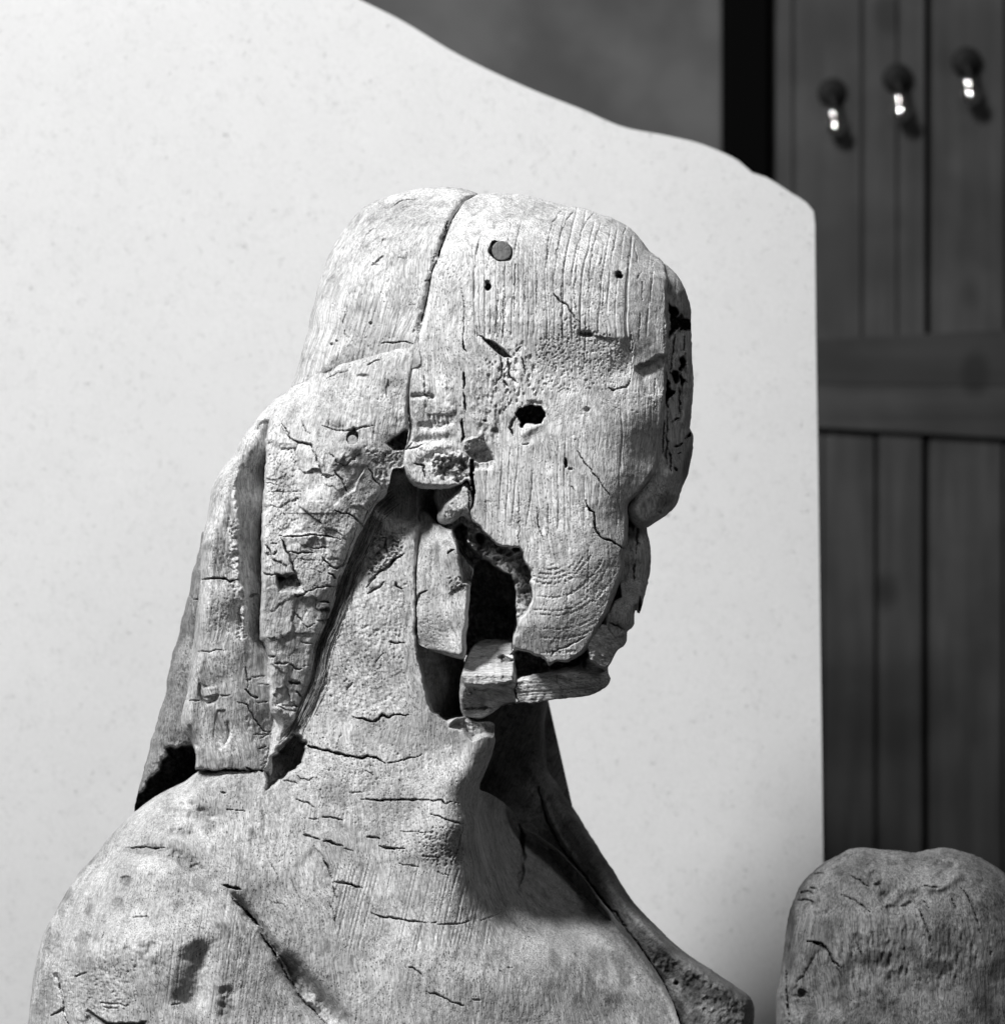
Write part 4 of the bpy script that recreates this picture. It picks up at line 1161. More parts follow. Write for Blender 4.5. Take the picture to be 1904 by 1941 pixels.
# ---- rear strand, overhanging the back
re_out = (ZE([(548, 1120), (520, 1250), (500, 1320), (470, 1400), (455, 1530), (430, 1600), (400, 1720), (365, 1880)])
          + ZF([(350, 280), (300, 520), (300, 560), (240, 760), (180, 980), (120, 1200), (90, 1385), (160, 1420), (330, 1300), (520, 1250), (560, 1000), (560, 700), (560, 300), (600, 0)]) + ZE([(620, 1500), (600, 1200)]))
rr_ = Piece(re_out, [(378, 1060, 70), (365, 1120, 68), (350, 1200, 72), (340, 1260, 74), (330, 1320, 84), (318, 1380, 88), (300, 1430, 74), (280, 1470, 58), (380, 1200, 70), (360, 1400, 90), (270, 1500, 36)],
            edge=[(370, 1060, -20), (340, 1200, -20), (300, 1360, -10), (264, 1490, 0), (258, 1540, -60), (400, 1200, 40)],
            radius=[(370, 1060, 16), (340, 1200, 24), (300, 1360, 34), (264, 1490, 30), (400, 1200, 10)], res=1.6, ragged=1.0, seed=51)
rr_.worn(5, 40); rr_.grain(10, 1.6, 4, 50)
rr_.setto(ZF([(405, 905), (500, 940), (560, 1000), (560, 1260), (300, 1330), (60, 1440), (90, 1330), (200, 1150), (260, 1080), (320, 960)]), -110, 12, 8, 34)
rr_.rough(ZF([(220, 1000), (400, 860), (440, 920), (240, 1130), (120, 1250), (120, 1150)]), 16, 5, 8, (1, 2))
rr_.crack(ZE([(450, 1530), (480, 1580), (520, 1570)]), 3, 14)
rr_.rough(ZF([(320, 380), (430, 380), (400, 700), (330, 660)]), 12, 6, 10, (1, 2))
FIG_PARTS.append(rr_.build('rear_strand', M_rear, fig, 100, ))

# ---- body: neck, chest and near shoulder in one block
body_out = (ZG([(195, 2200), (190, 1904), (210, 1700), (230, 1560), (270, 1380), (310, 1260), (370, 1150), (440, 1030), (530, 890), (640, 770), (760, 620), (900, 485), (1010, 400), (1140, 320), (1250, 265), (1310, 215)])
            + [(430, 1440), (480, 1390), (500, 1200), (600, 1000), (680, 900), (790, 890), (850, 960), (865, 1100), (880, 1230), (880, 1330), (893, 1366), (935, 1372), (936, 1393)]
            + ZH([(1690, 0), (1672, 100), (1622, 220), (1590, 330), (1640, 350), (1700, 385), (1800, 465), (1862, 560)]) + [(1030, 1590), (1059, 1612), (1103, 1660), (1149, 1720), (1192, 1772), (1216, 1802), (1260, 1870), (1284, 1930), (1310, 2060), (900, 2060), (300, 2060)])
body_H = [(80, 1900, 150), (110, 1780, 160), (160, 1700, 170), (230, 1610, 175), (310, 1530, 160), (390, 1470, 150), (430, 1470, 157), (480, 1470, 142), (430, 1440, 120), (470, 1430, 110), (440, 1520, 176), (200, 1760, 260), (220, 1850, 290), (230, 1930, 300), (300, 1700, 270), (330, 1780, 310), (340, 1900, 320), (400, 1640, 222), (400, 1560, 190),
          (430, 1700, 250), (470, 1800, 255), (500, 1900, 250), (540, 1660, 200), (520, 1560, 165), (600, 1850, 215), (640, 1780, 205), (640, 1680, 185), (600, 1500, 138), (560, 1430, 112), (620, 1380, 118), (640, 1250, 112), (650, 1150, 106), (700, 1100, 108), (720, 1000, 90), (680, 950, 74), (760, 1050, 104), (770, 1200, 112),
          (740, 1320, 118), (700, 1450, 140), (760, 1400, 135), (820, 1450, 138), (870, 1430, 122), (918, 1420, 108), (900, 1475, 108), (880, 1500, 118), (892, 1560, 104), (780, 1560, 150), (820, 1640, 152), (890, 1640, 120), (760, 1740, 178), (850, 1720, 160), (950, 1745, 60), (960, 1610, -150), (985, 1665, -110), (930, 1540, -140), (1040, 1700, -165), (1060, 1780, -20),
          (900, 1850, 180), (1000, 1850, 120), (1100, 1850, 40), (1130, 1765, -120), (1200, 1850, -60), (1250, 1920, -40), (1150, 1930, 30), (800, 1930, 210), (1000, 1940, 140), (60, 2050, 150), (300, 2050, 330), (700, 2050, 230), (1100, 2050, 110)]
bd = Piece(body_out, body_H, edge=[(60, 1900, 0), (130, 1690, 0), (220, 1570, 0), (330, 1480, 20), (930, 1400, 40), (920, 1450, 20), (905, 1500, 0), (960, 1530, -200), (985, 1570, -200), (1060, 1610, -200), (1200, 1790, -20), (1280, 1930, -20), (800, 900, 0), (600, 1000, 0)],
           radius=[(60, 1900, 120), (130, 1690, 120), (220, 1570, 100), (330, 1480, 60), (390, 1450, 12), (450, 1420, 10), (930, 1400, 12), (915, 1460, 16), (905, 1500, 22), (985, 1570, 20), (1060, 1610, 14), (1200, 1790, 14), (1280, 1930, 14), (800, 900, 10), (600, 1000, 10)], res=1.5, ragged=0.6, seed=61)
bd.worn(7, 110); bd.grain(8, 0.9, 4.6, 60)
# throat: flank behind the jaw drops away
bd.setto(ZD([(75, -100), (500, -100), (500, 1640), (300, 1690), (205, 1640), (170, 1560), (125, 1380), (92, 1200), (75, 1100)]), lambda X, Y: 40 - 2.4 * (X - 800) - 0.1 * (Y - 1250), 8, 2, 6)
bd.setto(ZD([(60, -150), (100, -150), (420, 1600), (300, 1690), (400, 1760), (560, 1690), (640, 1700), (650, 1500), (300, -100)]), lambda X, Y: np.full(X.shape, -40.0), 5, 1, 6) if False else None
bd.setto(ZD([(430, 1640), (560, 1680), (660, 1660), (660, 1800), (560, 1790), (480, 1830), (420, 1770), (330, 1740), (380, 1690)]), lambda X, Y: 28 + 0 * X, 10, 3, 12)
# under the temple overhang: hollow
bd.lower(ZC([(-100, 1000), (220, 1000), (460, 1200), (440, 1420), (230, 1400), (0, 1350), (-150, 1200)]), -26, 20)
# neck end-grain rot
bd.rough(ZE([(1660, 1150), (1880, 1100), (1890, 1300), (1750, 1400), (1640, 1400)]), 30, 7, 10)
bd.rough(ZE([(1500, 1500), (1900, 1400), (1900, 1900), (1400, 1900)]), 5, 8, 20)
bd.rough(ZF([(1300, 100), (1900, 100), (1900, 800), (1300, 700)]), 5, 9, 30)
for l in [ZE([(1640, 1500), (1720, 1400), (1904, 1260)]), ZE([(1650, 1540), (1760, 1460)]), ZE([(1680, 1310), (1760, 1230), (1780, 1160)]), ZE([(1780, 1380), (1840, 1290)]), ZE([(1840, 1460), (1890, 1510)])]:
    bd.crack(l, 4.5, 16, wob=3)
bd.pits(ZF([(1250, 300), (1900, 100), (1900, 1000), (1280, 1300)]), 500, (1.2, 2.8), (2, 7), 1.3)
bd.pits(ZH([(200, 50), (1450, 20), (1500, 560), (1500, 850), (1150, 800), (700, 560), (450, 400)]), 1300, (1.2, 2.4), (1.8, 5), 1.4, 20)
bd.pits(ZH([(1150, 600), (1550, 560), (1450, 860), (1200, 820)]), 200, (1.6, 3.4), (3, 8), 1.4, 30)
bd.pits(ZF([(700, 1300), (1500, 1100), (1500, 1500), (800, 1600)]), 200, (1.0, 2.0), (1.5, 4), 1.5)
for l, w_, d_ in [([(1560, 735), (1620, 745), (1680, 772), (1730, 750), (1750, 722), (1790, 740), (1830, 720), (1930, 718)], 4.6, 26),
                  ([(1195, 885), (1250, 930), (1330, 950), (1450, 980), (1620, 1015), (1650, 995), (1720, 1015), (1785, 1050)], 4.8, 30), ([(1785, 1050), (1850, 1030), (1904, 1020), (2010, 995)], 2.6, 14),
                  ([(1790, 232), (1860, 240), (1904, 235)], 3.4, 14), ([(1700, 370), (1760, 300)], 2, 7), ([(1510, 565), (1550, 500)], 3, 10), ([(1440, 930), (1480, 850)], 2, 6),
                  ([(1345, 1412), (1400, 1408), (1480, 1430)], 3, 14), ([(1215, 1525), (1290, 1545), (1335, 1562)], 3.2, 12), ([(1355, 1568), (1420, 1585), (1485, 1605)], 4.4, 22), ([(1490, 1620), (1550, 1632)], 2.6, 8),
                  ([(1645, 1540), (1735, 1553)], 2.6, 10), ([(1735, 1605), (1800, 1618), (1904, 1622)], 3.4, 14), ([(1600, 1285), (1750, 1297), (1904, 1290)], 3.2, 12), ([(1170, 1290), (1240, 1305), (1310, 1355)], 2.6, 9),
                  ([(690, 1355), (830, 1368)], 2.4, 7), ([(665, 1245), (700, 1245)], 3.2, 9), ([(1440, 1840), (1480, 1840), (1560, 1870), (1625, 1885)], 3, 12), ([(20, 1615), (140, 1612), (290, 1614)], 3.6, 10), ([(1040, 1100), (1080, 1165), (1110, 1160), (1190, 1185)], 2.6, 10),
                  ([(1180, 1130), (1260, 1165), (1290, 1135)], 2.4, 8), ([(1260, 1420), (1320, 1420)], 2.2, 7), ([(1350, 1690), (1400, 1760), (1420, 1850)], 2.2, 8)]:
    bd.crack(ZF(l), w_, d_, wob=1.3)
for l, w_, d_ in [([(790, 393), (900, 402), (1050, 398), (1200, 402), (1330, 397), (1360, 425), (1400, 412), (1450, 425)], 3.2, 14), ([(1260, 500), (1320, 512), (1400, 545), (1480, 565)], 3.2, 13),
                  ([(860, 1157), (920, 1185), (1050, 1200), (1230, 1228)], 3.4, 14), ([(1260, 1222), (1300, 1222)], 2, 8), ([(1305, 1235), (1480, 1230), (1520, 1212)], 2.8, 12), ([(1590, 1210), (1680, 1180), (1760, 1140)], 1.8, 5),
                  ([(1235, 1688), (1310, 1712), (1400, 1755), (1500, 1785)], 3.2, 12), ([(1115, 1522), (1170, 1550), (1210, 1585)], 2.6, 9), ([(1535, 1738), (1600, 1748)], 2.6, 9), ([(830, 650), (920, 662)], 2.8, 10), ([(920, 712), (1000, 725), (1080, 730)], 3, 12),
                  ([(1060, 612), (1220, 620)], 2.2, 8), ([(1215, 780), (1330, 790)], 2.4, 9), ([(615, 948), (680, 960), (790, 992)], 3, 11), ([(605, 985), (620, 1030), (635, 1065)], 3.2, 12), ([(1050, 830), (1180, 850)], 2, 6), ([(1290, 880), (1380, 910)], 2, 7),
                  ([(535, 800), (570, 850), (595, 930)], 2.6, 9), ([(170, 795), (230, 900), (240, 950)], 1.8, 5), ([(320, 930), (380, 1060), (390, 1130)], 1.8, 5), ([(580, 1090), (610, 1160), (625, 1235)], 1.8, 6), ([(530, 1180), (550, 1250)], 1.8, 5),
                  ([(710, 350), (800, 352)], 2.2, 7), ([(820, 205), (880, 235)], 1.8, 6), ([(1770, 1530), (1810, 1530)], 2, 6), ([(1715, 1548), (1760, 1562)], 2, 6), ([(760, 1810), (755, 1904)], 2, 6), ([(930, 1470), (940, 1540)], 1.6, 5),
                  ([(1475, 580), (1460, 660), (1430, 760), (1400, 830)], 2.6, 10), ([(1520, 480), (1545, 500), (1545, 560)], 2.4, 9), ([(180, 1080), (280, 1110), (310, 1150)], 1.6, 4)]:
    bd.crack(ZH(l), w_, d_, wob=1.1)
bd.shelf(ZH([(480, 700), (560, 800), (600, 920), (620, 1040)]), -6, 60, 1)
# arm fold: deep V groove
fold = ZG([(1500, 990), (1560, 1050), (1640, 1150), (1740, 1260), (1800, 1360), (1904, 1500)]) + ZH([(330, 1640), (430, 1780), (560, 1904), (640, 2050)])
bd.stroke(fold, 9, -20, .3)
bd.shelf(fold, -26, 32, -1, 3)
bd.shelf(fold, 10, 60, 1, 3)
bd.crack(ZG([(1560, 1060), (1640, 1150), (1690, 1200), (1740, 1265)]), 4.5, 22)
bd.crack(ZG([(1745, 1300), (1800, 1370), (1870, 1470), (1904, 1530)]), 4, 24)
bd.crack(ZH([(0, 1130), (60, 1190), (110, 1250)]), 5, 24)
bd.crack(ZH([(115, 1300), (200, 1420), (290, 1580), (400, 1750), (560, 1904)]), 4.5, 26)
bd.crack(ZF([(495, 1085), (560, 1090), (640, 1103), (690, 1086), (820, 1096), (945, 1095)]), 4, 26, taper=False)
bd.crack(ZG([(1490, 975), (1550, 990), (1620, 1005)]), 6, 26)
# shoulder modelling
bd.stroke(ZG([(820, 760), (960, 730), (1120, 760), (1300, 850), (1420, 920)]), 12, -9, .6)
bd.crack(ZG([(960, 722), (1080, 722)]), 3.6, 10)
bd.stroke(ZG([(560, 900), (760, 790), (960, 745), (1140, 780), (1300, 860), (1440, 960)]), 22, -17, .12)
bd.stroke(ZG([(1000, 520), (1180, 500), (1360, 560), (1500, 640)]), 26, -13, .12)
bd.stroke(ZG([(700, 860), (900, 830), (1100, 880), (1300, 1000)]), 28, 10, .1)
bd.stroke(ZG([(430, 1100), (350, 1280), (330, 1500)]), 10, -9, .5); bd.stroke(ZG([(520, 1040), (440, 1200), (400, 1380)]), 8, -7, .5)
bd.stroke(ZG([(500, 1560), (700, 1420), (980, 1400), (1150, 1480)]), 40, 10, .3)
bd.stroke(ZG([(1500, 1640), (1520, 1800), (1490, 1904)]), 16, -8, .5)
bd.stroke(ZH([(215, 1430), (345, 1570), (490, 1730), (650, 1900), (760, 2020)]), 19, -44, .08)
bd.stroke(ZG([(1120, 620), (1240, 620), (1360, 660)]), 9, -8, .6); bd.stroke(ZG([(1180, 440), (1320, 450), (1460, 560)]), 10, -6, .6)
bd.pit(*ZG([(840, 940)])[0], 11, 8, 9, -20, 1.4); bd.pit(*ZG([(1380, 950)])[0], 26, 22, 10, 0, .9)
bd.stroke(ZG([(760, 1090), (820, 1070)]), 7, -6); bd.stroke(ZG([(600, 1050), (580, 1140), (560, 1190)]), 6, -9)
bd.stroke(ZG([(1290, 1340), (1335, 1480), (1300, 1680), (1220, 1860)]), 28, -24, .1)
bd.stroke(ZG([(1060, 1350), (960, 1460), (950, 1520)]), 9, -6); bd.stroke(ZG([(590, 1290), (540, 1390)]), 15, -7)
bd.crack(ZG([(870, 1185), (940, 1187), (1000, 1190)]), 2.4, 8); bd.crack(ZG([(700, 1285), (682, 1335)]), 2.8, 8)
bd.crack(ZG([(385, 1580), (405, 1640), (430, 1760), (440, 1850), (460, 1904)]), 4.4, 20)
bd.shelf(ZG([(420, 1330), (405, 1560), (430, 1760), (440, 1904)]), -10, 22, 1)
bd.crack(ZG([(340, 1850), (400, 1820), (435, 1790)]), 5, 18); bd.pit(*ZG([(375, 1590)])[0], 6, 9, 16)
bd.shelf(ZG([(580, 1790), (640, 1840), (720, 1890), (850, 1900), (1000, 1880)]), -26, 26, 1)
bd.crack(ZG([(670, 1762), (740, 1770), (870, 1775)]), 3, 9, wob=2); bd.crack(ZG([(690, 1788), (790, 1798)]), 3.4, 10, wob=2); bd.crack(ZG([(1150, 1775), (1215, 1770)]), 2.6, 8); bd.crack(ZG([(500, 1590), (545, 1575), (590, 1560)]), 3, 10, wob=2)
bd.rough(ZG([(210, 1450), (420, 1350), (500, 1500), (800, 1550), (900, 1800), (600, 1904), (200, 1904)]), 8, 9, 30)
bd.pits(ZG([(400, 1450), (900, 1450), (950, 1850), (420, 1850)]), 260, (1.2, 2.8), (2, 7), 1.2)
bd.rings([(60, 1560), (460, 1480), (500, 1941), (60, 1941)], lambda X, Y: X + 0.13 * Y, 5.2, 0.9, 0.3)
bd.rings([(620, 1640), (900, 1640), (940, 1790), (640, 1800)], lambda X, Y: X + 0.25 * Y, 7, 1.4, 0.25)
# breast fold in the shade
bd.crack(ZH([(1850, 540), (1872, 640), (1878, 760), (1868, 900), (1850, 990)]), 9, 40)
bd.lower(ZF([(1010, 1010), (1150, 860), (1230, 900), (1200, 1060), (1080, 1130), (980, 1220), (975, 1100)]), -130, 10)
# stains on the right of the chest and the shoulder
for x, y, a_, b_, am, an in [(1000, 748, 62, 8, .32, 4), (1250, 835, 38, 10, .4, 30), (880, 738, 22, 8, .36, -10), (560, 870, 30, 7, .35, -50), (1400, 540, 40, 10, .28, 25), (1200, 470, 44, 8, .26, 8), (330, 1300, 8, 40, .3, 10), (290, 1750, 12, 40, .35, 0), (1240, 620, 26, 9, .34, 0), (1400, 590, 26, 16, .3, 0), (840, 940, 12, 9, .45, 0), (1380, 960, 24, 20, .4, 0), (1310, 1500, 10, 56, .27, 8), (1280, 1700, 14, 50, .2, 8), (1270, 1840, 26, 24, .32, 0), (590, 1140, 9, 16, .4, 20), (450, 1040, 10, 18, .4, 30),
                             (1200, 800, 60, 8, .3, 18), (550, 1340, 15, 20, .35, 20), (1690, 620, 11, 20, .4, -10), (790, 1080, 12, 8, .35, 0), (1010, 1480, 22, 14, .25, -40), (1380, 240, 20, 12, .3, 0), (1520, 1760, 14, 40, .28, 10), (600, 820, 18, 8, .35, -40), (1200, 1650, 20, 40, .25, 8),
                             (300, 1700, 20, 50, .3, 5), (1190, 1100, 14, 12, .3, 0), (700, 1500, 50, 18, .15, 0)]:
    X_, Y_ = ZG([(x, y)])[0]
    bd.blot(X_, Y_, a_, b_, am, an)
for x, y, a_, b_, am, an in [(620, 330, 34, 30, .35, 0), (1000, 440, 90, 22, .12, 0), (560, 760, 24, 50, .18, -20), (1400, 720, 45, 34, .22, 0), (780, 900, 12, 40, .2, 10)]:
    X_, Y_ = ZH([(x, y)])[0]
    bd.blot(X_, Y_, a_, b_, am, an)
for x, y, a_, b_, am, an in [(840, 1620, 22, 50, .5, -25), (400, 1720, 30, 28, .3, 0), (570, 1790, 18, 16, .45, 0), (420, 1540, 12, 32, .35, -20), (780, 1800, 24, 26, .4, 0), (940, 1820, 22, 40, .4, -30), (1060, 1880, 40, 50, .4, -35), (700, 1550, 20, 30, .3, -20), (760, 1330, 30, 24, .3, 0), (880, 1480, 30, 60, .45, -30),
                             (1000, 1700, 30, 80, .4, -30), (650, 1700, 12, 40, .35, -20), (480, 1640, 14, 20, .3, 0), (900, 1380, 20, 30, .4, -30)]:
    X_, Y_ = ZI([(x, y)])[0]
    bd.blot(X_, Y_, a_, b_, am, an)
FIG_PARTS.append(bd.build('neck_and_shoulder', M_neck, fig, 300))

# ---- ear flap
ear_out = (ZD([(62, 200), (72, 500), (78, 900), (85, 1130), (150, 1175), (290, 1222), (350, 1240), (425, 1250), (442, 1100), (460, 880), (470, 715), (492, 600), (450, 520), (380, 400), (350, 330), (345, 280), (300, 295), (235, 265), (170, 180), (80, 150)]))
er = Piece(ear_out, [(800, 1000, 70), (800, 1100, 118), (800, 1180, 118), (815, 1220, 108), (830, 1040, 122), (836, 1100, 146), (850, 1170, 164), (868, 1220, 168), (850, 1040, 146), (865, 1080, 140), (880, 1130, 140), (882, 1200, 158), (840, 1000, 110)],
           edge=[(785, 1100, 84), (800, 960, 20), (860, 1240, 100), (888, 1150, 70), (860, 1030, 90)], radius=[(785, 1100, 8), (800, 960, 12), (860, 1240, 10), (888, 1150, 8), (860, 1030, 10)], res=1.4, ragged=0.9, seed=71)
er.worn(3, 40); er.grain(-5, 1.2, 4, 60)
er.stroke(ZD([(120, 250), (130, 700)]), 6, 6); er.stroke(ZD([(200, 300), (200, 740)]), 5, -8)
er.shelf(ZD([(240, 420), (262, 700), (300, 900), (345, 1010), (410, 1230)]), -10, 30, 1, 2)
er.crack(ZD([(75, 850), (110, 780), (160, 752)]), 3.4, 16)
er.crack(ZD([(60, 200), (72, 600), (80, 1100)]), 4, 30, taper=False)
er.crack(ZD([(385, 660), (440, 700), (490, 720)]), 3, 14)
er.crack(ZD([(298, 492), (322, 476), (356, 460)]), 5, 16, wob=2); er.shelf(ZD([(262, 440), (300, 420), (345, 385)]), -7, 16, -1)
er.rough(ZD([(290, 640), (400, 660), (440, 700), (430, 760), (330, 790)]), 18, 8, 6)
er.shelf(ZD([(310, 790), (360, 730), (440, 700)]), -8, 12, 1)
er.setto(ZD([(372, 400), (492, 600), (480, 700), (420, 690), (400, 560)]), 52, 8, 2, 6)
er.pits(ZD([(90, 760), (250, 760), (400, 1200), (120, 1160)]), 260, (1.1, 2.2), (2, 5), 1.4)
er.pits(ZD([(90, 300), (230, 300), (260, 740), (90, 740)]), 100, (1.1, 2.0), (1.5, 4), 1.6)
er.blot(*ZD([(200, 850)])[0], 22, 60, .28, -16); er.blot(*ZD([(230, 500)])[0], 6, 40, .4); er.blot(*ZD([(340, 710)])[0], 12, 12, .35); er.blot(*ZD([(300, 410)])[0], 12, 8, .35)
FIG_PARTS.append(er.build('ear_flap', M_neck, fig, 60))

# ---- splinter boss between temple and cavity
bs_out = ZC([(480, 1270), (500, 1215), (560, 1170), (610, 1110), (680, 1050), (740, 1010), (770, 1100), (790, 1200), (785, 1300), (768, 1420), (745, 1390), (690, 1350), (640, 1380), (560, 1430), (470, 1410), (455, 1340)])
bs = Piece(bs_out, [(860, 930, 170), (880, 930, 176), (880, 980, 168), (850, 960, 160), (845, 980, 140), (870, 960, 178)], edge=100, radius=12, res=1.4, ragged=1.0, seed=75)
bs.worn(4, 20); bs.grain(0, 1.5, 4, 40); bs.rough(ZC([(450, 1100), (760, 1000), (790, 1400), (460, 1450)]), 8, 8, 8)
bs.crack(ZC([(740, 1020), (755, 1200), (750, 1330)]), 2.4, 14); bs.crack(ZC([(660, 1330), (700, 1290)]), 3, 10)
FIG_PARTS.append(bs.build('cheek_splinter', M_head, fig, 120))

# ---- jaw and chin
jaw_out = (ZD([(520, 1130), (640, 1110), (770, 1120), (800, 1170), (900, 1190), (1010, 1240), (1100, 1240), (1180, 1230), (1290, 1180), (1340, 1100), (1395, 1030), (1430, 980), (1460, 960), (1530, 1005), (1590, 1050)])
           + ZD([(1592, 1150), (1540, 1190), (1465, 1310), (1480, 1390), (1440, 1460), (1350, 1510), (1200, 1530), (1080, 1545), (920, 1570), (800, 1575), (700, 1590), (620, 1650), (540, 1690), (480, 1680), (420, 1660), (395, 1560), (400, 1400), (440, 1250)]))
jw = Piece(jaw_out, [(900, 1240, 30), (960, 1230, 10), (900, 1270, 118), (950, 1270, 122), (900, 1300, 150), (950, 1300, 152), (960, 1325, 140), (900, 1345, 60), (930, 1345, 70), (1010, 1250, 10), (1010, 1275, 90), (1010, 1290, 142), (1010, 1315, 136), (1060, 1262, 60), (1060, 1280, 138), (1060, 1310, 126),
                     (1100, 1250, 60), (1110, 1275, 130), (1110, 1305, 112), (1140, 1290, 78), (1140, 1270, 96), (1130, 1220, 158), (1150, 1230, 146), (1150, 1190, 150), (1172, 1210, 130), (1140, 1190, 84)],
           edge=[(1180, 1210, 0), (1155, 1265, 20), (1150, 1295, 20), (1080, 1322, 96), (980, 1334, 112), (900, 1362, 20), (875, 1300, 60), (900, 1230, -60), (1000, 1240, -60), (1110, 1220, 20), (1130, 1190, 40)],
           radius=[(1180, 1210, 18), (1155, 1265, 24), (1150, 1295, 24), (1080, 1322, 14), (980, 1334, 12), (900, 1362, 12), (875, 1300, 14), (900, 1230, 20), (1000, 1240, 12), (1110, 1220, 10), (1130, 1190, 8)], res=1.4, ragged=0.9, seed=81)
jw.worn(3, 30); jw.grain(84, 0.4, 4, 50)
# hollow between cheek plate and ledge
jw.setto(ZD([(800, 1150), (1010, 1240), (1100, 1230), (1290, 1170), (1390, 1030), (1400, 1080), (1320, 1240), (1250, 1290), (1160, 1305), (1100, 1330), (1000, 1345), (900, 1370), (810, 1385), (795, 1300)]), -60, 5, 1.5, 18)
jw.setto(ZD([(1290, 1100), (1400, 990), (1590, 1040), (1590, 1160), (1465, 1310), (1440, 1330), (1330, 1260)]), lambda X, Y: 156 - 0.6 * (X - 1135) + 0.0 * Y, 6, 2, 8)
jw.stroke(ZD([(810, 1400), (1000, 1375), (1160, 1350), (1300, 1330)]), 4, 9, .8)
jw.setto(ZD([(440, 1160), (780, 1130), (790, 1260), (780, 1420), (600, 1440), (430, 1440), (400, 1380)]), lambda X, Y: 158 - 2.3 * np.maximum(1280 - Y, 0), 8, 2, 3)
s, m = jw.mask(ZD([(440, 1160), (780, 1130), (790, 1260), (780, 1440), (420, 1440)]), 6, 2)
jw.h[s] += m * 2.2 * vnoise(jw.X[s] / 4.6, jw.Y[s] / 70, 7)
jw.lower(ZD([(430, 1455), (800, 1430), (800, 1600), (430, 1600)]), -4, 6)
s, m = jw.mask(ZD([(420, 1450), (800, 1425), (1300, 1365), (1500, 1330), (1500, 1500), (1350, 1530), (800, 1600), (430, 1620)]), 8, 2)
jw.h[s] -= m * np.maximum(0, (jw.Y[s] - (1303 - 0.10 * (jw.X[s] - 900)))) * 0.3
jw.setto(ZD([(806, 1408), (1000, 1378), (1160, 1352), (1290, 1338), (1480, 1345), (1490, 1400), (1450, 1470), (1350, 1518), (1200, 1538), (1080, 1553), (920, 1578), (800, 1583)]), lambda X, Y: 142 - 0.2 * (X - 980) - 0.12 * (Y - 1290) - 0.006 * np.maximum(X - 1110, 0) ** 2, 3, 1.5, 3)
jw.crack(ZD([(795, 1240), (800, 1380), (805, 1440), (785, 1470), (825, 1560)]), 4, 26)
jw.setto(ZD([(690, 1250), (740, 1240), (790, 1250), (780, 1265), (740, 1280), (700, 1270)]), 60, 3, 2, 20)
jw.pit(*ZD([(700, 1240)])[0], 8, 5, 26); jw.pit(*ZD([(1297, 1290)])[0], 4.5, 8, 26, 10, 2); jw.pit(*ZD([(1325, 1320)])[0], 5, 4, 8)
jw.rough(ZD([(400, 1500), (560, 1480), (700, 1560), (620, 1660), (480, 1700), (400, 1640)]), 22, 9, 8)
jw.crack(ZD([(1090, 1370), (1092, 1440)]), 2.4, 10)
jw.rings(ZD([(800, 1400), (1460, 1340), (1450, 1500), (820, 1590)]), lambda X, Y: Y + 0.1 * X, 5.5, 1.8, 0.25)
jw.pits(ZD([(820, 1420), (1460, 1350), (1440, 1480), (820, 1570)]), 200, (1.1, 2.0), (1.5, 4), .8)
jw.pits(ZD([(1440, 1010), (1580, 1060), (1560, 1170), (1450, 1150)]), 40, (1.2, 2.4), (2, 5), 1)
jw.blot(*ZD([(1540, 1090)])[0], 13, 9, .3); jw.blot(*ZD([(1200, 1400)])[0], 70, 8, .22, 6); jw.blot(*ZD([(1350, 1450)])[0], 30, 12, .25, 14); jw.blot(*ZD([(500, 1560)])[0], 30, 26, .5)
jw.blot(*ZD([(620, 1500)])[0], 50, 10, .3)
FIG_PARTS.append(jw.build('lower_jaw', M_jaw, fig, 110))

# ---- far side: hair behind the throat and long mantle hem
hem_out = ([(880, 1300), (960, 1290), (1031, 1300)] + ZI([(357, 100), (360, 200), (385, 380), (460, 500), (600, 710), (700, 870), (800, 1030), (900, 1180), (960, 1250), (1100, 1390), (1250, 1520), (1400, 1620), (1580, 1740), (1625, 1780), (1648, 1850), (1645, 1941), (1620, 2100), (1630, 2250)])
           + [(1200, 2060), (1150, 1900), (1050, 1760), (960, 1700), (900, 1560), (870, 1400)])
hm = Piece(hem_out, [(930, 1380, -60), (1000, 1380, -60), (1000, 1460, -64), (960, 1550, -90), (1040, 1520, -70), (1060, 1560, -64), (1040, 1600, -130), (1110, 1620, -60), (1100, 1680, -130), (1180, 1720, -50), (1150, 1740, -110), (1250, 1800, -34), (1210, 1820, -90), (1320, 1860, -24), (1270, 1900, -60), (1400, 1910, -40), (1330, 1940, -10), (1250, 2000, -60), (1400, 2050, -40)],
           edge=-150, radius=[(1035, 1400, 34), (1100, 1560, 30), (1200, 1710, 26), (1300, 1810, 24), (1410, 1880, 24), (1428, 1930, 26), (900, 1500, 20)], res=1.7, ragged=0.8, seed=91)
fall = 120 * smooth((1780 - hm.Y) / 250.) + 60; hm.h -= fall; hm.edge -= fall; hm.worn(6, 50); hm.grain(-38, 1.6, 6, 60)
groove = ZI([(320, 480), (350, 620), (450, 840), (590, 1010), (740, 1210), (810, 1270), (880, 1380), (960, 1480), (1100, 1700), (1180, 1900), (1200, 2050)])
hm.stroke(ZI([(345, 500), (400, 680), (480, 830), (600, 1000)]), 4, 9, .4)
hm.crack(groove, 3.6, 22, taper=False)
hm.crack(ZI([(930, 1450), (965, 1500)]), 6, 26)
hm.rough(ZI([(1000, 1480), (1300, 1600), (1600, 1780), (1640, 1941), (1200, 1941), (1080, 1700)]), 12, 12, 14, (1, 1.3))
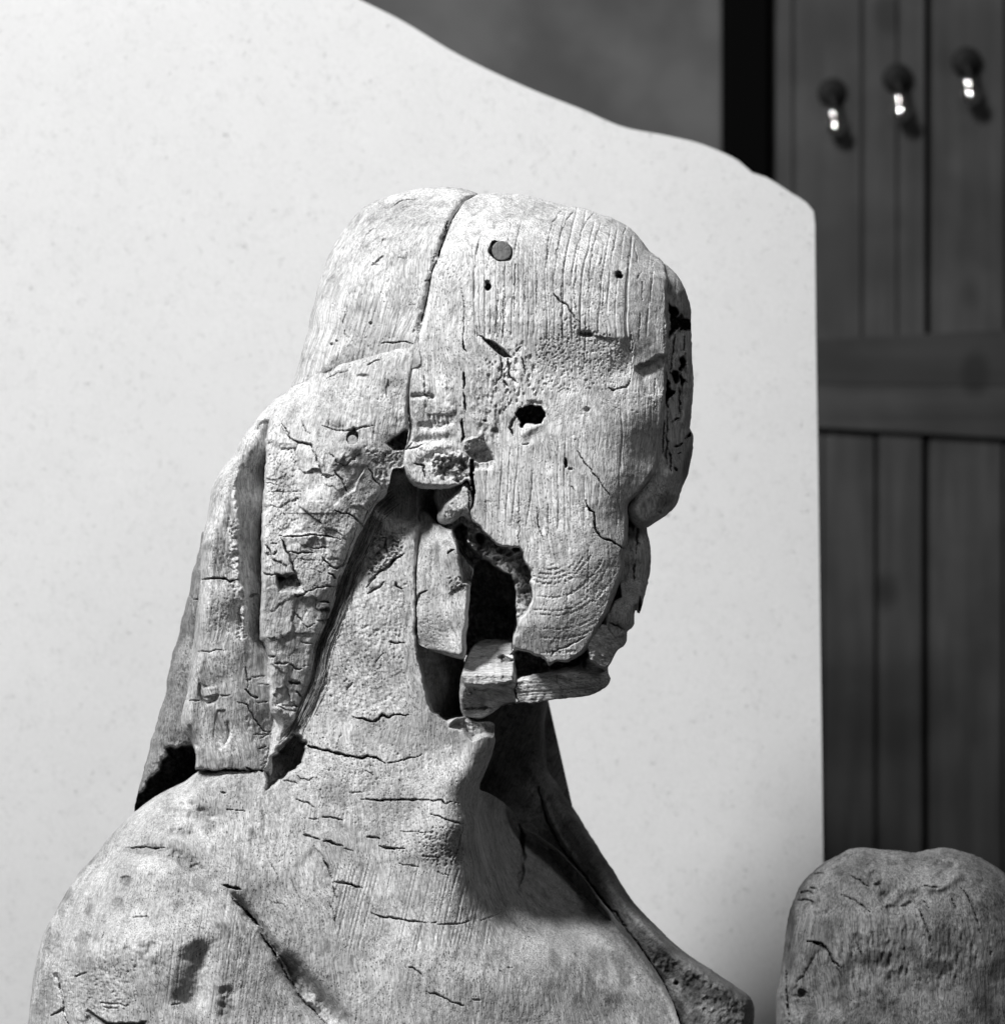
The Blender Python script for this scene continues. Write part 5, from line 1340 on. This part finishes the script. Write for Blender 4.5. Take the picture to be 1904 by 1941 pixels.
for x, y, a_, b_, am, an in [(1100, 1580, 26, 40, .6, -30), (1250, 1750, 30, 40, .55, -20), (1460, 1800, 30, 26, .45, 0), (1180, 1850, 26, 36, .6, 0), (1300, 1900, 28, 20, .6, 0), (760, 1060, 22, 50, .4, -30), (560, 760, 20, 60, .4, -30), (500, 560, 18, 50, .5, -30)]:
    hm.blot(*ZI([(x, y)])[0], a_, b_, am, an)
hm.pit(*ZI([(1170, 1690)])[0], 6, 5, 16)
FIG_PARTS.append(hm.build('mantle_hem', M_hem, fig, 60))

# ---- pegs
def peg(name, x, y, r, h, mat, dep, tilt=0.0):
    n = 32; vs = []; fs = []
    rs = random.Random(int(x))
    wob = [1 + 0.025 * rs.uniform(-1, 1) for _ in range(n)]
    for rr, hh in ((0.0, 0), (0.55, 0.4), (0.9, 0), (1.0, -1.5), (1.0, -dep)):
        for i in range(n):
            a = 2 * math.pi * i / n
            vs.append(at(x + r * rr * wob[i] * math.cos(a), y + r * rr * wob[i] * math.sin(a), h + hh + tilt * rr * math.sin(a) + rs.uniform(-.25, .25)))
    for k in range(4):
        for i in range(n):
            j = (i + 1) % n
            fs.append((k * n + i, k * n + j, (k + 1) * n + j, (k + 1) * n + i))
    fs.append(tuple(range(4 * n, 5 * n)))
    o = mesh_obj(name, vs, fs, mat, fig)
    return o
ph = hd.h[int((py_ - hd.ys[0]) / hd.res), int((px_ + 30 - hd.xs[0]) / hd.res)]
p1 = peg('peg', px_ + 1.5, py_ - 2.5, 18.6, ph - 1, M_peg, 40); p1['label'] = 'dark round dowel end set in the forehead'
lh = lk.h[int((ppy + 20 - lk.ys[0]) / lk.res), int((ppx + 16 - lk.xs[0]) / lk.res)]
p2 = peg('peg', ppx - 1, ppy + 5, 9.6, lh - 4, M_peg2, 30); p2['label'] = 'pale small dowel end sunk in the hair lock'

# ---- oakum fibres packed between hair lock and neck
rs = random.Random(4)
spine = spline(ZE([(1850, 870), (1730, 970), (1670, 1100), (1600, 1250), (1530, 1400), (1480, 1550), (1430, 1700), (1370, 1850)]) + ZF([(1345, 300), (1312, 480), (1230, 680), (1140, 860), (1055, 975)]), False, 9)
def lift_at(x, y):
    v = -1e9
    for pc in (bd, lk):
        i_ = int(round((x - pc.xs[0]) / pc.res)); j_ = int(round((y - pc.ys[0]) / pc.res))
        if 0 <= j_ < pc.h.shape[0] and 0 <= i_ < pc.h.shape[1] and pc.d[j_, i_] > 0:
            v = max(v, pc.h[j_, i_])
    return v
vs, fs, tint = [], [], []
for k in range(520):
    a = rs.uniform(0, .93); ln = rs.uniform(.05, .30); b_ = min(1, a + ln)
    wd = 8.5 * (1.15 - .75 * a)
    off0 = rs.gauss(-3, wd); off1 = off0 * .8 + rs.gauss(0, wd * .35)
    n = 10; pts_ = []
    wob = [rs.gauss(0, .7) for _ in range(n)]
    for i in range(n):
        t = a + (b_ - a) * i / (n - 1)
        q = t * (len(spine) - 1); i0 = min(int(q), len(spine) - 2); f = q - i0
        p = spine[i0] * (1 - f) + spine[i0 + 1] * f
        tn = spine[i0 + 1] - spine[i0]; tn = tn / (np.hypot(*tn) + 1e-6)
        of = off0 + (off1 - off0) * i / (n - 1) + wob[i]
        pts_.append((p[0] - tn[1] * of, p[1] + tn[0] * of))
    hs = [lift_at(*p) for p in pts_]
    hs = [hs[0]] * 2 + hs + [hs[-1]] * 2
    up_ = rs.uniform(-1.0, 5.5)
    path = [at(pts_[i][0], pts_[i][1], sum(hs[i:i + 5]) / 5 + up_ + rs.gauss(0, .4)) for i in range(n)]
    v, f_ = tube(path, [S * w_ * rs.uniform(.5, 1.0) for w_ in (.2, .7, .9, .9, .9, .9, .9, .8, .6, .2)], 4)
    tint += [rs.choice((0, .1, .35, .6, .75))] * len(v)
    b0 = len(vs); vs += v; fs += [tuple(i + b0 for i in q) for q in f_]
M_fib = wood('dark_oakum', 0.36, -25, 0.2, 1.0)
fb = mesh_obj('caulking_fibre', vs, fs, M_fib, fig, True)
fb['kind'] = 'stuff'
fa = fb.data.attributes.new('stain', 'FLOAT', 'POINT'); fa.data.foreach_set('value', np.array(tint, np.float32))

# parts are modelled in world space: keep them where they are under the base point
for o in fig.children:
    o.matrix_parent_inverse.translation = -FINV

# ================================================================ second carving, lower right, further back
blk_out = ZJ([(372, 2250), (368, 1700), (370, 1500), (400, 1350), (420, 1200), (440, 1050), (470, 920), (540, 770), (620, 680), (700, 620), (800, 570), (870, 532), (960, 522), (1050, 535), (1200, 545), (1290, 560), (1400, 535), (1530, 528), (1620, 550), (1750, 600), (1850, 660), (1930, 730), (2050, 880), (2150, 1100), (2200, 1500), (2200, 2250)])
B0 = -230
bk = Piece(blk_out, [(1500, 1900, B0 + 70), (1500, 1780, B0 + 60), (1560, 1700, B0 + 70), (1560, 1850, B0 + 110), (1640, 1650, B0 + 70), (1640, 1740, B0 + 120), (1700, 1700, B0 + 100), (1740, 1640, B0 + 60), (1780, 1720, B0 + 120), (1700, 1850, B0 + 130), (1800, 1650, B0 + 80), (1860, 1750, B0 + 120), (1850, 1900, B0 + 140), (1600, 1950, B0 + 130), (1950, 1800, B0 + 80), (1950, 2000, B0 + 100), (1700, 2050, B0 + 140)],
           edge=B0 - 30, radius=[(1480, 1900, 40), (1500, 1720, 44), (1640, 1606, 60), (1800, 1607, 60), (1900, 1650, 70)], res=2.0, ragged=0.8, seed=101)
bk.worn(8, 60); bk.grain(0, 1.5, 5, 60)
for l in [([(620, 700), (680, 700), (700, 715)]), ([(600, 790), (640, 800)]), ([(530, 830), (580, 815), (620, 840)]), ([(510, 880), (560, 870), (610, 890), (630, 930)])]:
    bk.crack(ZJ(l), 4.5, 14)
bk.crack(ZJ([(570, 1150), (660, 1165), (720, 1220), (760, 1300), (810, 1340)]), 5, 24)
bk.shelf(ZJ([(570, 1150), (680, 1170), (760, 1290), (820, 1400), (830, 1700)]), -18, 60, 1)
bk.crack(ZJ([(430, 1350), (440, 1500), (460, 1700)]), 4, 16); bk.pit(*ZJ([(545, 1510)])[0], 8, 12, 20, -30)
bk.stroke(ZJ([(740, 620), (840, 600), (850, 660), (770, 700)]), 9, -10); bk.stroke(ZJ([(980, 720), (1060, 700), (1080, 760)]), 7, -9)
bk.stroke(ZJ([(1040, 740), (1050, 760)]), 9, 8)
bk.stroke(ZJ([(1180, 780), (1110, 860), (1130, 940), (1280, 880), (1360, 790)]), 12, -14, .6)
bk.stroke(ZJ([(1420, 620), (1520, 650), (1590, 640)]), 8, -14); bk.stroke(ZJ([(1350, 790), (1480, 790), (1620, 690)]), 8, 10)
bk.crack(ZJ([(1350, 785), (1460, 800)]), 4, 12)
for l in [([(800, 840), (900, 880), (1000, 960)]), ([(860, 700), (1000, 800)]), ([(1330, 940), (1400, 1120), (1410, 1230)]), ([(1350, 880), (1390, 930)]), ([(910, 1160), (950, 1270)]), ([(810, 1160), (810, 1240)]), ([(1600, 780), (1680, 900), (1740, 1100)]), ([(1540, 860), (1580, 940)]), ([(1810, 1220), (1812, 1250)])]:
    bk.crack(ZJ(l), 3.2, 10)
bk.rough(ZJ([(850, 1080), (1600, 1000), (1800, 1300), (1600, 1450), (850, 1420)]), 12, 10, 14, (.8, 2.6))
bk.rough(ZJ([(400, 1500), (620, 1500), (620, 1900), (380, 1900)]), 10, 12, 12)
for x, y, a_, b_, am in [(1060, 1270, 46, 18, .6), (1480, 1130, 24, 34, .5), (1450, 1330, 34, 14, .65), (860, 1290, 10, 20, .5), (910, 1120, 11, 10, .5), (1310, 1230, 10, 20, .5), (470, 1000, 8, 60, .55), (450, 1260, 14, 40, .5), (830, 1500, 12, 60, .4), (1520, 640, 14, 7, .5), (1110, 840, 12, 14, .3), (970, 1500, 14, 8, .4), (600, 1700, 14, 40, .4), (1750, 1550, 26, 40, .35), (1250, 1700, 30, 14, .3)]:
    bk.blot(*ZJ([(x, y)])[0], a_, b_, am)
ob = bk.build('wood_carving', M_block, None, 300)
tag(ob, 'darker rounded top of a second weathered carving at the lower right corner', 'wood carving')

print('TRIANGLES', sum(len(o.data.loops) - 2 * len(o.data.polygons) for o in sc.objects if o.type == 'MESH'))
